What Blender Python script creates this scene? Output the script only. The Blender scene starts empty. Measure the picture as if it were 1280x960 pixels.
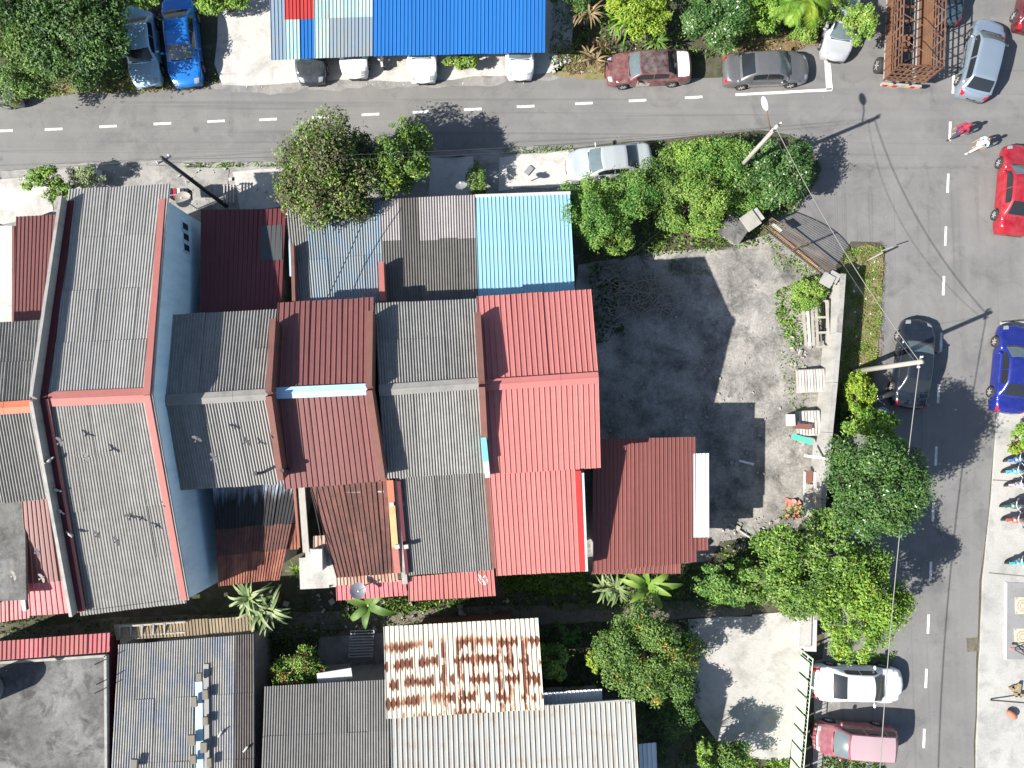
import bpy, bmesh, math, random
import numpy as np
from mathutils import Vector, Matrix, noise as mnoise
from mathutils.geometry import tessellate_polygon

random.seed(7)
RNG = np.random.default_rng(7)
S = bpy.context.scene
COL = S.collection
R = math.radians

# ------------------------------------------------------------------ camera
F_PX, CAM_H, TILT = 887.0, 37.7, R(2.9)
cam = bpy.data.cameras.new('camera')
cam.sensor_width = 36.0
cam.lens = 36.0 * F_PX / 1280.0
cam.clip_start, cam.clip_end = 0.5, 1000
co = bpy.data.objects.new('camera', cam)
COL.objects.link(co)
co.location = (0, 0, CAM_H)
co.rotation_euler = (TILT, 0, 0)
S.camera = co

# ------------------------------------------------------------------ sky, sun, exposure
SUN_EL, SUN_AZ = R(38.5), R(23.0)          # light travels towards +x and a little +y
sdir = Vector((math.cos(SUN_AZ) * math.cos(SUN_EL), math.sin(SUN_AZ) * math.cos(SUN_EL), -math.sin(SUN_EL)))
w = bpy.data.worlds.new('World'); S.world = w; w.use_nodes = True
wn = w.node_tree
sky = wn.nodes.new('ShaderNodeTexSky'); sky.sky_type = 'NISHITA'; sky.sun_disc = False
sky.sun_elevation = SUN_EL; sky.sun_rotation = math.atan2(-sdir.x, -sdir.y)
bg = wn.nodes['Background']; bg.inputs['Strength'].default_value = 0.072
wn.links.new(sky.outputs[0], bg.inputs['Color'])
sl = bpy.data.lights.new('sun', 'SUN'); sl.energy = 5.0; sl.angle = R(0.5); sl.color = (1.0, 0.95, 0.87)
so = bpy.data.objects.new('sun', sl); COL.objects.link(so)
so.rotation_euler = sdir.to_track_quat('-Z', 'Y').to_euler(); so.location = (-40, -20, 60)
S.view_settings.view_transform = 'Standard'; S.view_settings.look = 'None'
S.view_settings.exposure = 1.18; S.view_settings.gamma = 1.0
S.render.engine = 'CYCLES'
S.cycles.max_bounces = 5

# ------------------------------------------------------------------ from a measured picture point to a place at a known height
def P(px, py, z=0.0):
    x, y, zc = (px - 640) / F_PX, -(py - 480) / F_PX, -1.0
    c, s = math.cos(TILT), math.sin(TILT)
    d = Vector((x, y * c - zc * s, y * s + zc * c))
    return Vector((0, 0, CAM_H)) + d * ((z - CAM_H) / d.z)

def on_plane(px, py, p0, n):
    d = P(px, py, 0) - Vector((0, 0, CAM_H))
    o = Vector((0, 0, CAM_H))
    return o + d * ((p0 - o).dot(n) / d.dot(n))

# ------------------------------------------------------------------ objects
def tag(o, label=None, cat=None, group=None, kind=None):
    if label: o['label'] = label
    if cat: o['category'] = cat
    if group: o['group'] = group
    if kind: o['kind'] = kind
    return o

def empty(name, loc, label, cat, group=None, rz=0.0):
    o = bpy.data.objects.new(name, None); COL.objects.link(o)
    o.location = loc; o.rotation_euler = (0, 0, rz); o.empty_display_size = 0.2
    return tag(o, label, cat, group)

def world_off(o):
    v = Vector((0, 0, 0))
    while o is not None:
        v += Vector(o.location); o = o.parent
    return v

def mesh_obj(name, vs, fs, mats, parent=None, smooth=False, midx=None, local=False, uvs=None, fnum=None):
    """one mesh object; vertices are in world coordinates unless local"""
    me = bpy.data.meshes.new(name)
    off = Vector((0, 0, 0)) if (local or parent is None) else world_off(parent)
    if isinstance(vs, np.ndarray):
        vs = (vs - np.array(off)).tolist()
    else:
        vs = [(v[0] - off.x, v[1] - off.y, v[2] - off.z) for v in vs]
    me.from_pydata(vs, [], fs)
    if not isinstance(mats, (list, tuple)): mats = [mats]
    for m in mats: me.materials.append(m)
    if midx is not None: me.polygons.foreach_set('material_index', midx)
    if smooth: me.polygons.foreach_set('use_smooth', [True] * len(me.polygons))
    if uvs is not None:
        lay = me.uv_layers.new(name='m')
        li = np.zeros(len(me.loops), dtype=np.int32); me.loops.foreach_get('vertex_index', li)
        lay.data.foreach_set('uv', np.asarray(uvs, dtype=np.float32)[li].ravel())
    me.update()
    o = bpy.data.objects.new(name, me); COL.objects.link(o)
    if parent is not None: o.parent = parent
    return o

class MB:
    def __init__(s): s.v = []; s.f = []; s.m = []; s.cur = 0
    def add(s, vs, fs):
        n = len(s.v); s.v += [Vector(v) for v in vs]
        s.f += [tuple(i + n for i in f) for f in fs]; s.m += [s.cur] * len(fs); return s
    def box(s, c, size, rz=0.0, M=None):
        x, y, z = size[0] / 2, size[1] / 2, size[2] / 2
        vs = [Vector(p) for p in ((-x,-y,-z),(x,-y,-z),(x,y,-z),(-x,y,-z),(-x,-y,z),(x,-y,z),(x,y,z),(-x,y,z))]
        if M is not None: vs = [M @ v for v in vs]
        if rz:
            q = Matrix.Rotation(rz, 3, 'Z'); vs = [q @ v for v in vs]
        c = Vector(c)
        return s.add([v + c for v in vs], [(0,3,2,1),(4,5,6,7),(0,1,5,4),(1,2,6,5),(2,3,7,6),(3,0,4,7)])
    def beam(s, a, b, wd, h, up=(0,0,1)):
        a, b, up = Vector(a), Vector(b), Vector(up)
        d = (b - a).normalized(); side = d.cross(up)
        if side.length < 1e-4: side = d.cross(Vector((0, 1, 0)))
        side.normalize(); u = side.cross(d).normalized()
        vs = []
        for p in (a, b):
            for sx, sz in ((-1,-1),(1,-1),(1,1),(-1,1)):
                vs.append(p + side * (sx * wd / 2) + u * (sz * h / 2))
        return s.add(vs, [(0,1,2,3),(7,6,5,4),(0,4,5,1),(1,5,6,2),(2,6,7,3),(3,7,4,0)])
    def tube(s, pts, r, n=8, cap=True):
        pts = [Vector(p) for p in pts]
        rs = r if isinstance(r, (list, tuple)) else [r] * len(pts)
        vs = []; fs = []; prev = None
        for i, p in enumerate(pts):
            d = (pts[min(i + 1, len(pts) - 1)] - pts[max(i - 1, 0)]).normalized()
            a = prev if prev is not None else (Vector((0,0,1)) if abs(d.z) < .9 else Vector((1,0,0)))
            u = (a - d * a.dot(d)).normalized(); prev = u; v = d.cross(u)
            for k in range(n):
                t = 2 * math.pi * k / n
                vs.append(p + (u * math.cos(t) + v * math.sin(t)) * rs[i])
        for i in range(len(pts) - 1):
            for k in range(n):
                k2 = (k + 1) % n
                fs.append((i*n+k, i*n+k2, (i+1)*n+k2, (i+1)*n+k))
        if cap:
            fs.append(tuple(range(n))[::-1]); fs.append(tuple(range((len(pts)-1)*n, len(pts)*n)))
        return s.add(vs, fs)
    def lathe(s, c, prof, n=16, M=None):
        c = Vector(c); vs = []; fs = []
        for (r, z) in prof:
            for k in range(n):
                t = 2 * math.pi * k / n
                v = Vector((r * math.cos(t), r * math.sin(t), z))
                if M is not None: v = M @ v
                vs.append(c + v)
        for i in range(len(prof) - 1):
            for k in range(n):
                k2 = (k + 1) % n
                fs.append((i*n+k, i*n+k2, (i+1)*n+k2, (i+1)*n+k))
        fs.append(tuple(range(n))[::-1]); fs.append(tuple(range((len(prof)-1)*n, len(prof)*n)))
        return s.add(vs, fs)
    def ball(s, c, rx, ry=None, rz=None, nu=8, nv=6, M=None):
        ry = ry or rx; rz = rz or rx
        prof = [(max(math.sin(math.pi * i / nv), .02), -math.cos(math.pi * i / nv)) for i in range(nv + 1)]
        m = Matrix.Diagonal((rx, ry, rz))
        if M is not None: m = M @ m
        return s.lathe(c, prof, nu, m)
    def build(s, name, mats, parent=None, smooth=False, local=False):
        return mesh_obj(name, s.v, s.f, mats, parent, smooth, s.m if isinstance(mats, (list, tuple)) and len(mats) > 1 else None, local)

def rough_outline(pts, step=1.2, amp=0.12, seed=0):
    out = []
    n = len(pts)
    for i in range(n):
        a, b = pts[i], pts[(i + 1) % n]
        k = max(1, int((b - a).length / step))
        for j in range(k):
            p = a.lerp(b, j / k)
            if j or amp:
                q = mnoise.noise_vector(Vector((p.x * 1.1 + seed, p.y * 1.1, seed * 3.1)))
                p = p + Vector((q.x, q.y, 0)) * amp
            out.append(p)
    return out

def sheet_poly(name, px, z, mat, amp=0.12, thick=0.0, parent=None, kind='structure', step=1.0, seed=0):
    """a flat piece of ground cut to an outline, with a skirt of some thickness"""
    pts = [P(x, y, z) for x, y in px]
    if amp: pts = rough_outline(pts, step, amp, seed)
    tris = tessellate_polygon([pts])
    n = len(pts); vs = list(pts); fs = []
    for t in tris:
        a, b, c = (vs[i] for i in t)
        fs.append(tuple(t) if (b - a).cross(c - a).z > 0 else tuple(t)[::-1])
    if thick:
        vs += [p - Vector((0, 0, thick)) for p in pts]
        area = sum(pts[i].x * pts[(i+1) % n].y - pts[(i+1) % n].x * pts[i].y for i in range(n))
        for i in range(n):
            j = (i + 1) % n
            fs.append((i, i + n, j + n, j) if area > 0 else (j, j + n, i + n, i))
    o = mesh_obj(name, vs, fs, mat, parent)
    if kind and parent is None: o['kind'] = kind
    return o

# ------------------------------------------------------------------ materials
class NT:
    def __init__(s, name):
        s.mat = bpy.data.materials.new(name); s.mat.use_nodes = True
        s.t = s.mat.node_tree; s.b = s.t.nodes['Principled BSDF']
    def l(s, a, b): s.t.links.new(a, b)
    def math(s, op, a, b=None, clamp=False):
        nd = s.t.nodes.new('ShaderNodeMath'); nd.operation = op; nd.use_clamp = clamp
        for i, q in enumerate((a, b)):
            if q is None: continue
            if isinstance(q, (int, float)): nd.inputs[i].default_value = q
            else: s.l(q, nd.inputs[i])
        return nd.outputs[0]
    def ramp(s, fac, stops, interp='LINEAR'):
        nd = s.t.nodes.new('ShaderNodeValToRGB'); nd.color_ramp.interpolation = interp
        cr = nd.color_ramp
        while len(cr.elements) < len(stops): cr.elements.new(0.5)
        for e, (p, c) in zip(cr.elements, stops):
            e.position = p; e.color = (c, c, c, 1) if isinstance(c, (int, float)) else (*c, 1)
        s.l(fac, nd.inputs[0]); return nd.outputs[0]
    def mix(s, fac, a, b, blend='MIX'):
        nd = s.t.nodes.new('ShaderNodeMix'); nd.data_type = 'RGBA'; nd.blend_type = blend
        for sock, q in ((nd.inputs[0], fac), (nd.inputs[6], a), (nd.inputs[7], b)):
            if isinstance(q, (int, float)): sock.default_value = q
            elif isinstance(q, tuple): sock.default_value = (*q, 1)
            else: s.l(q, sock)
        return nd.outputs[2]
    def noise(s, scale, detail=4, rough=0.55, vec=None, stretch=None, out=0, dist=0.0):
        nd = s.t.nodes.new('ShaderNodeTexNoise')
        nd.inputs['Scale'].default_value = scale; nd.inputs['Detail'].default_value = detail
        nd.inputs['Roughness'].default_value = rough; nd.inputs['Distortion'].default_value = dist
        if vec is None: vec = s.pos()
        if stretch:
            mp = s.t.nodes.new('ShaderNodeMapping'); mp.inputs['Scale'].default_value = stretch
            s.l(vec, mp.inputs[0]); vec = mp.outputs[0]
        s.l(vec, nd.inputs['Vector']); return nd.outputs[out]
    def pos(s):
        if not hasattr(s, '_pos'):
            s._pos = s.t.nodes.new('ShaderNodeNewGeometry').outputs['Position']
        return s._pos
    def objvec(s): return s.t.nodes.new('ShaderNodeTexCoord').outputs['Object']
    def uv(s):
        nd = s.t.nodes.new('ShaderNodeUVMap'); nd.uv_map = 'm'; return nd.outputs[0]
    def rnd(s): return s.t.nodes.new('ShaderNodeObjectInfo').outputs['Random']
    def base(s, c): 
        if isinstance(c, tuple): s.b.inputs['Base Color'].default_value = (*c, 1)
        else: s.l(c, s.b.inputs['Base Color'])
    def bump(s, h, strength=0.3, dist=0.02):
        nd = s.t.nodes.new('ShaderNodeBump'); nd.inputs['Strength'].default_value = strength
        nd.inputs['Distance'].default_value = dist
        s.l(h, nd.inputs['Height']); s.l(nd.outputs[0], s.b.inputs['Normal'])
    def set(s, **kw):
        for k, v in kw.items(): s.b.inputs[k.replace('_', ' ')].default_value = v

def sc(c, k): return tuple(x * k for x in c)

def m_plain(name, c, rough=0.6, metal=0.0, var=0.12, scale=3.0, coat=0.0, spec=0.5):
    m = NT(name)
    f = m.noise(scale, 4, 0.6, vec=m.objvec())
    m.base(m.mix(f, sc(c, 1 - var), sc(c, 1 + var)))
    m.set(Roughness=rough, Metallic=metal, Coat_Weight=coat, Specular_IOR_Level=spec)
    return m.mat

def m_ground(name, c1, c2, c3, big=0.25, mid=1.6, fine=14, rough=0.9, bump=0.35, speck=0.35, lo=.38, hi=.62, veins=0.0):
    """mottled ground: large patches, mid stains, fine grit"""
    m = NT(name)
    a = m.ramp(m.noise(big, 5, 0.6), [(lo, 0.0), (hi, 1.0)])
    c = m.mix(a, c1, c2)
    b = m.ramp(m.noise(mid, 6, 0.68, dist=0.4), [(.47, 0.0), (.66, 1.0)])
    c = m.mix(m.math('MULTIPLY', b, 0.8), c, c3)
    if veins:
        vn = m.noise(1.9, 10, .78, dist=1.2)
        c = m.mix(m.ramp(m.math('ABSOLUTE', m.math('SUBTRACT', vn, .5)), [(.0, veins), (.035, 0.0)]), c, sc(c3, .6))
        c = m.mix(m.ramp(m.noise(4.5, 6, .75), [(.5, 0.0), (.75, veins)]), c, sc(c2, 1.15))
    g = m.noise(fine, 3, 0.7)
    c = m.mix(speck, c, m.ramp(g, [(.3, 0.35), (.7, 1.0)]), 'MULTIPLY')
    m.base(c); m.set(Roughness=rough, Specular_IOR_Level=0.25)
    m.bump(g, bump, 0.02)
    return m.mat

def m_asphalt():
    m = NT('asphalt')
    a = m.noise(0.16, 4, 0.55)
    c = m.mix(m.ramp(a, [(.35, 0.0), (.65, 1.0)]), (.15, .15, .15), (.19, .188, .184))
    st = m.noise(0.7, 6, 0.68)                                    # patched, worn
    c = m.mix(m.ramp(st, [(.47, 0.0), (.72, .75)]), c, (.225, .22, .212))
    dk = m.ramp(m.noise(0.42, 7, 0.72, dist=.8), [(.53, 0.0), (.68, .62)])
    c = m.mix(dk, c, (.095, .095, .098))
    sx = m.t.nodes.new('ShaderNodeSeparateXYZ'); m.l(m.pos(), sx.inputs[0])
    north = m.ramp(m.math('DIVIDE', m.math('ADD', sx.outputs[1], 20), 60), [(.53, 0.0), (.57, 1.0)])      # the cross road runs along x, the other along y
    def along(d, r, s, dist=0.0):
        return m.mix(north, m.noise(1.0, d, r, stretch=(s[1], s[0], 1), dist=dist), m.noise(1.0, d, r, stretch=(s[0], s[1], 1), dist=dist))
    tr = along(4, .55, (.05, 1.3))              # wheel bands along the carriageway
    c = m.mix(m.ramp(tr, [(.42, 0.0), (.68, .45)]), c, (.22, .217, .212))
    tyre_wire = along(2, .4, (.035, 3.2), .3)  # thin dark lines: tyre marks, plus overhead-wire shadows painted into the colour
    c = m.mix(m.ramp(tyre_wire, [(.60, 0.0), (.66, .35), (.72, .0)]), c, (.09, .09, .093))
    sp = m.t.nodes.new('ShaderNodeTexVoronoi'); sp.inputs['Scale'].default_value = .55; sp.inputs['Randomness'].default_value = 1.0
    wob = m.t.nodes.new('ShaderNodeVectorMath'); wob.operation = 'MULTIPLY_ADD'
    nz = m.noise(4, 3, .6, out=1); m.l(nz, wob.inputs[0]); wob.inputs[1].default_value = (.3, .3, 0); m.l(m.pos(), wob.inputs[2]); m.l(wob.outputs[0], sp.inputs['Vector'])
    rc = m.t.nodes.new('ShaderNodeSeparateColor'); m.l(sp.outputs['Color'], rc.inputs[0])
    drop = m.math('MULTIPLY', m.ramp(sp.outputs['Distance'], [(.05, 1.0), (.13, .0)]), m.ramp(rc.outputs[0], [(.55, 0.0), (.8, .75)]))
    c = m.mix(drop, c, (.05, .05, .055))                          # oil drops
    vo = m.t.nodes.new('ShaderNodeTexVoronoi'); vo.feature = 'DISTANCE_TO_EDGE'; vo.inputs['Scale'].default_value = .32
    w2 = m.t.nodes.new('ShaderNodeVectorMath'); w2.operation = 'ADD'
    nz2 = m.noise(1.2, 4, .6, out=1); m.l(m.pos(), w2.inputs[0]); m.l(nz2, w2.inputs[1]); m.l(w2.outputs[0], vo.inputs['Vector'])
    cr = m.ramp(vo.outputs[0], [(.004, .35), (.014, 0.0)])
    c = m.mix(m.math('MULTIPLY', cr, m.ramp(m.noise(.12, 2), [(.56, 0.0), (.68, .55)])), c, (.07, .07, .075))
    g = m.noise(38, 3, .75)
    c = m.mix(.5, c, m.ramp(g, [(.3, .5), (.7, 1.0)]), 'MULTIPLY')
    m.base(c); m.set(Roughness=.85, Specular_IOR_Level=.3); m.bump(g, .25, .008)
    return m.mat

def m_roof(name, c, dirt=(.1, .095, .085), drip=None, var=0.14, streak=0.5, rough=0.75, metal=0.0, mott=0.25, stain=None, stain_amt=0.0):
    """sheet roofing: every sheet a shade of its own, dirt running down the slope (uv in metres, v down the slope)"""
    m = NT(name)
    uv = m.uv(); r = m.rnd()
    k = m.math('ADD', m.math('MULTIPLY', r, 2 * var), 1 - var)
    cc = m.t.nodes.new('ShaderNodeCombineColor')
    for i in range(3): m.l(k, cc.inputs[i])
    col = m.mix(1.0, c, cc.outputs[0], 'MULTIPLY')
    run = m.noise(1.0, 5, .65, vec=uv, stretch=(5.0, .35, 1))
    col = m.mix(m.math('MULTIPLY', m.ramp(run, [(.42, 0.0), (.75, 1.0)]), streak), col, dirt)
    mo = m.noise(2.3, 6, .72, vec=uv)
    col = m.mix(m.math('MULTIPLY', m.ramp(mo, [(.4, 0.0), (.7, 1.0)]), mott), col, dirt)
    lt = m.noise(6.0, 5, .75, vec=uv)
    col = m.mix(m.math('MULTIPLY', m.ramp(lt, [(.55, 0.0), (.72, 1.0)]), mott * .8), col, sc(c, 1.45))
    if stain:
        s2 = m.noise(.9, 6, .65, vec=uv, stretch=(1.6, .7, 1), dist=.5)
        col = m.mix(m.math('MULTIPLY', m.ramp(s2, [(.46, 0.0), (.6, 1.0)]), stain_amt), col, stain)
    if drip:                                                        # grime running down in long tongues
        sp = m.t.nodes.new('ShaderNodeSeparateXYZ'); m.l(uv, sp.inputs[0])
        tong = m.noise(1.0, 4, .6, vec=uv, stretch=(6.0, .12, 1))
        f = m.math('ADD', m.math('DIVIDE', sp.outputs[1], drip[1]), m.math('MULTIPLY', tong, 1.6))
        col = m.mix(m.ramp(m.math('DIVIDE', f, 3.0), [(drip[0], 0.0), (drip[0] + .16, .95)]), col, drip[2])
    m.base(col); m.set(Roughness=rough, Metallic=metal, Specular_IOR_Level=.35)
    m.bump(m.noise(30, 3, .7, vec=uv), .12, .01)
    return m.mat

def m_rust_roof(name, c, v0, v1, amt=1.0, thin=0.3):
    """painted ribbed sheet with rust at the nail rows between v0 and v1 metres down the slope"""
    m = NT(name); uv = m.uv()
    sp = m.t.nodes.new('ShaderNodeSeparateXYZ'); m.l(uv, sp.inputs[0]); u, v = sp.outputs[0], sp.outputs[1]
    wob = m.noise(1.3, 3, .6, vec=uv)
    v2 = m.math('ADD', m.math('ADD', v, m.math('MULTIPLY', wob, .7)), m.math('MULTIPLY', m.math('SINE', m.math('MULTIPLY', m.math('FLOOR', m.math('DIVIDE', u, .235)), 12.7)), .16))
    def cell(du, dv, seed):
        cx = m.math('FLOOR', m.math('ADD', m.math('DIVIDE', u, du), seed)); cy = m.math('FLOOR', m.math('DIVIDE', v2, dv))
        cb = m.t.nodes.new('ShaderNodeCombineXYZ'); m.l(cx, cb.inputs[0]); m.l(cy, cb.inputs[1]); cb.inputs[2].default_value = seed
        wn_ = m.t.nodes.new('ShaderNodeTexWhiteNoise'); m.l(cb.outputs[0], wn_.inputs[0]); return wn_.outputs[0]
    rows = m.math('ABSOLUTE', m.math('SUBTRACT', m.math('FRACT', m.math('DIVIDE', v2, .92)), .5))      # 0 at a nail row
    ribs = m.math('ABSOLUTE', m.math('SUBTRACT', m.math('FRACT', m.math('DIVIDE', u, .235)), .5))
    spot = m.ramp(m.math('ADD', m.math('MULTIPLY', rows, 2.0), m.math('MULTIPLY', ribs, 1.1)), [(.45, 1.0), (.85, 0.0)])
    spot = m.math('MULTIPLY', spot, m.ramp(cell(.235, .92, 1.3), [(.25, 0.0), (.5, 1.0)]))
    col_r = m.ramp(cell(.235, 40, 5.7), [(.86, 0.0), (.9, .9)])
    brk = m.ramp(m.noise(1.0, 4, .6, vec=uv, stretch=(3, 1.4, 1)), [(.4, 0.0), (.55, 1.0)])
    strk = m.math('MULTIPLY', m.math('MULTIPLY', col_r, brk), m.ramp(ribs, [(.2, 1.0), (.5, .2)]))
    band = m.ramp(m.math('DIVIDE', v, 8.0), [(max(0, v0 - .5) / 8, 0.04), ((v0 + .3) / 8, 1.0), ((v1 - .2) / 8, 1.0), ((v1 + .4) / 8, .08)])
    patch = m.ramp(m.noise(.45, 3, .6, vec=uv), [(.3, .35), (.5, 1.0)])
    f = m.math('MULTIPLY', m.math('MULTIPLY', m.math('MAXIMUM', spot, strk), band), m.math('MULTIPLY', patch, amt), True)
    fine = m.noise(9, 5, .7, vec=uv)
    f = m.math('MULTIPLY', f, m.ramp(fine, [(.25, .55), (.5, 1.0)]))
    base = m.mix(m.math('MULTIPLY', m.ramp(m.noise(1, 5, .65, vec=uv, stretch=(6, .4, 1)), [(.5, 0.0), (.75, 1.0)]), thin), c, (.36, .25, .17))
    col = m.mix(m.ramp(f, [(.06, 0.0), (.3, .85)]), base, (.30, .12, .05))
    col = m.mix(m.ramp(f, [(.25, 0.0), (.6, 1.0)]), col, (.10, .033, .017))
    m.base(col); m.set(Roughness=.7, Specular_IOR_Level=.35)
    m.bump(fine, .1, .01)
    return m.mat

def m_leaf(name, c1, c2, c3=None, trans=0.25, rough=0.55, patch=1.2):
    m = NT(name)
    g = m.t.nodes.new('ShaderNodeNewGeometry')
    r = g.outputs['Random Per Island']
    stops = [(0.0, sc(c1, .75)), (.45, c1), (.85, c2), (1.0, c3 or sc(c2, 1.35))]
    col = m.ramp(r, stops)
    nz = m.noise(patch, 3, .55, vec=g.outputs['Position'])
    col = m.mix(m.ramp(nz, [(.40, 0.0), (.60, .85)]), col, m.ramp(r, [(0.0, c2), (1.0, c3 or sc(c2, 1.2))]))
    m.base(col); m.set(Roughness=rough, Specular_IOR_Level=.4)
    tr = m.t.nodes.new('ShaderNodeBsdfTranslucent'); m.l(col, tr.inputs[0])
    ms = m.t.nodes.new('ShaderNodeMixShader'); ms.inputs[0].default_value = trans
    m.l(m.b.outputs[0], ms.inputs[1]); m.l(tr.outputs[0], ms.inputs[2])
    m.l(ms.outputs[0], m.t.nodes['Material Output'].inputs[0])
    return m.mat

def m_paint(name, c, rough=.28, metal=.25, coat=.6, dust=.18):
    m = NT(name)
    f = m.noise(2.5, 5, .65, vec=m.objvec())
    m.base(m.mix(m.math('MULTIPLY', m.ramp(f, [(.4, 0.0), (.75, 1.0)]), dust), c, (.35, .33, .30)))
    m.set(Metallic=metal, Coat_Weight=coat, Coat_Roughness=.08, Roughness=rough)
    return m.mat

def m_wall(name, c, stain=(.2, .2, .19), amt=.4, rough=.85):
    m = NT(name)
    f = m.noise(1.2, 6, .65, stretch=(1.5, 1.5, .35))
    col = m.mix(m.math('MULTIPLY', m.ramp(f, [(.45, 0.0), (.75, 1.0)]), amt), c, stain)
    g = m.noise(7, 5, .7)
    col = m.mix(.22, col, m.ramp(g, [(.3, .6), (.7, 1.0)]), 'MULTIPLY')
    m.base(col); m.set(Roughness=rough, Specular_IOR_Level=.25); m.bump(g, .2, .01)
    return m.mat

MT = {}
MT['asphalt'] = m_asphalt()
MT['apron'] = m_ground('apron', (.47,.46,.435), (.50,.49,.465), (.30,.29,.275), big=.4, mid=.8, speck=.3)
MT['road_white'] = m_ground('road_white', (.72,.72,.70), (.62,.62,.60), (.40,.40,.39), mid=2.2, speck=.25)
MT['earth'] = m_ground('earth', (.085,.075,.055), (.055,.065,.035), (.13,.115,.09), bump=.6)
MT['dry_earth'] = m_ground('dry_earth', (.26,.17,.10), (.20,.13,.075), (.11,.10,.05), mid=2.5, bump=.6)
MT['turf'] = m_ground('turf', (.19,.185,.075), (.25,.20,.115), (.10,.125,.04), big=.6, mid=2.2, bump=.7)
MT['concrete'] = m_ground('concrete', (.27,.265,.25), (.36,.35,.33), (.15,.145,.135), big=.35, mid=.9, speck=.45)
MT['pale_concrete'] = m_ground('pale_concrete', (.40,.39,.365), (.44,.43,.405), (.27,.26,.24), big=.4, mid=.8, speck=.3)
MT['pavement'] = m_ground('pavement', (.41,.405,.385), (.36,.355,.34), (.25,.25,.245), big=.3, mid=.8, speck=.28)
MT['lot'] = m_ground('lot', (.205,.198,.185), (.38,.36,.335), (.075,.074,.07), big=.45, mid=.8, fine=9, speck=.32, veins=.4)
MT['flat_roof'] = m_ground('flat_roof', (.09,.09,.087), (.21,.21,.205), (.035,.035,.035), big=.5, mid=1.0, speck=.4)
MT['dust'] = m_ground('dust', (.24,.235,.225), (.31,.30,.285), (.16,.16,.158), big=.5, mid=1.1, speck=.4)
MT['drain'] = m_ground('drain', (.14,.125,.10), (.19,.17,.13), (.08,.07,.055), big=.5, mid=2)
MT['asbestos'] = m_roof('asbestos', (.285,.28,.268), dirt=(.125,.12,.11), var=.10, streak=.45, mott=.35)
MT['asbestos_sun_dimmed'] = m_roof('asbestos_sun_dimmed', (.215,.212,.20), dirt=(.105,.10,.092), var=.10, streak=.5, mott=.5)  # same roof grey, colour darkened to offset stronger sun on the back slope
MT['asbestos_dark'] = m_roof('asbestos_dark', (.175,.172,.165), dirt=(.075,.073,.07), var=.12, streak=.5, mott=.4)
MT['asbestos_mid'] = m_roof('asbestos_mid', (.225,.222,.212), dirt=(.10,.097,.09), var=.12, streak=.4, mott=.45)
MT['asbestos_old'] = m_roof('asbestos_old', (.125,.118,.11), dirt=(.06,.056,.05), var=.15, streak=.5, mott=.4)
MT['asbestos_pink'] = m_roof('asbestos_pink', (.30,.28,.275), dirt=(.16,.15,.14), var=.10, streak=.3, mott=.3)
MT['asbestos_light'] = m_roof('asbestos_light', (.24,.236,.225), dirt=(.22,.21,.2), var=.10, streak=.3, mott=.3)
MT['maroon'] = m_roof('maroon', (.185,.072,.069), dirt=(.10,.05,.045), var=.08, streak=.45, rough=.5, mott=.35)
MT['maroon_dark'] = m_roof('maroon_dark', (.125,.032,.038), dirt=(.07,.025,.03), var=.07, streak=.3, rough=.5, mott=.2)
MT['salmon'] = m_roof('salmon', (.42,.15,.14), dirt=(.30,.10,.09), var=.06, streak=.45, rough=.5, mott=.3)
MT['brown'] = m_roof('brown', (.185,.064,.056), dirt=(.10,.045,.038), var=.12, streak=.5, rough=.55, mott=.22)
MT['pinkred'] = m_roof('pinkred', (.46,.115,.125), dirt=(.5,.28,.27), var=.12, streak=.35, rough=.55, mott=.3)
MT['sky_blue'] = m_roof('sky_blue', (.23,.42,.52), dirt=(.29,.42,.48), var=.03, streak=.25, rough=.45, mott=.12)
MT['blue'] = m_roof('blue', (.018,.125,.37), dirt=(.02,.10,.27), var=.05, streak=.25, rough=.4, mott=.15)
MT['faded_blue'] = m_roof('faded_blue', (.20,.245,.275), dirt=(.23,.225,.21), var=.12, streak=.6, mott=.45, stain=(.13,.25,.38), stain_amt=.3)
MT['faded_teal'] = m_roof('faded_teal', (.30,.41,.40), dirt=(.34,.31,.25), var=.14, streak=.5, mott=.4, stain=(.20,.42,.44), stain_amt=.4)
MT['steel_blue'] = m_roof('steel_blue', (.17,.26,.36), dirt=(.22,.22,.22), var=.12, streak=.5, mott=.3, stain=(.3,.22,.15), stain_amt=.3)
MT['patch_red'] = m_roof('patch_red', (.35,.03,.028), dirt=(.2,.03,.03), var=.08, streak=.3, mott=.2)
MT['panel_green'] = m_roof('panel_green', (.05,.065,.07), dirt=(.04,.05,.055), var=.04, streak=.3, mott=.2)
MT['rusty'] = m_roof('rusty', (.135,.058,.048), dirt=(.045,.025,.022), var=.2, streak=.8, mott=.7, stain=(.25,.10,.06), stain_amt=.2)
MT['rusty_red'] = m_roof('rusty_red', (.27,.095,.065), dirt=(.09,.035,.026), var=.22, streak=.8, mott=.6, stain=(.42,.19,.10), stain_amt=.4)
MT['rusty_tin'] = m_roof('rusty_tin', (.42,.33,.27), dirt=(.28,.11,.06), var=.25, streak=.7, mott=.4, stain=(.3,.1,.06), stain_amt=.6)
MT['black_tin'] = m_roof('black_tin', (.30,.36,.43), dirt=(.05,.04,.04), drip=(.33,1.6,(.014,.012,.012)), var=.2, streak=.6, mott=.4, stain=(.03,.02,.02), stain_amt=.8)
MT['blue_grey'] = m_roof('blue_grey', (.29,.285,.265), dirt=(.15,.145,.135), var=.10, streak=.5, mott=.5, stain=(.13,.17,.25), stain_amt=.5)
MT['brown_asbestos'] = m_roof('brown_asbestos', (.105,.092,.085), dirt=(.055,.045,.042), var=.15, streak=.5, mott=.6)
MT['plank'] = m_roof('plank', (.30,.235,.15), dirt=(.14,.11,.075), var=.2, streak=.5, mott=.4)
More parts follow.
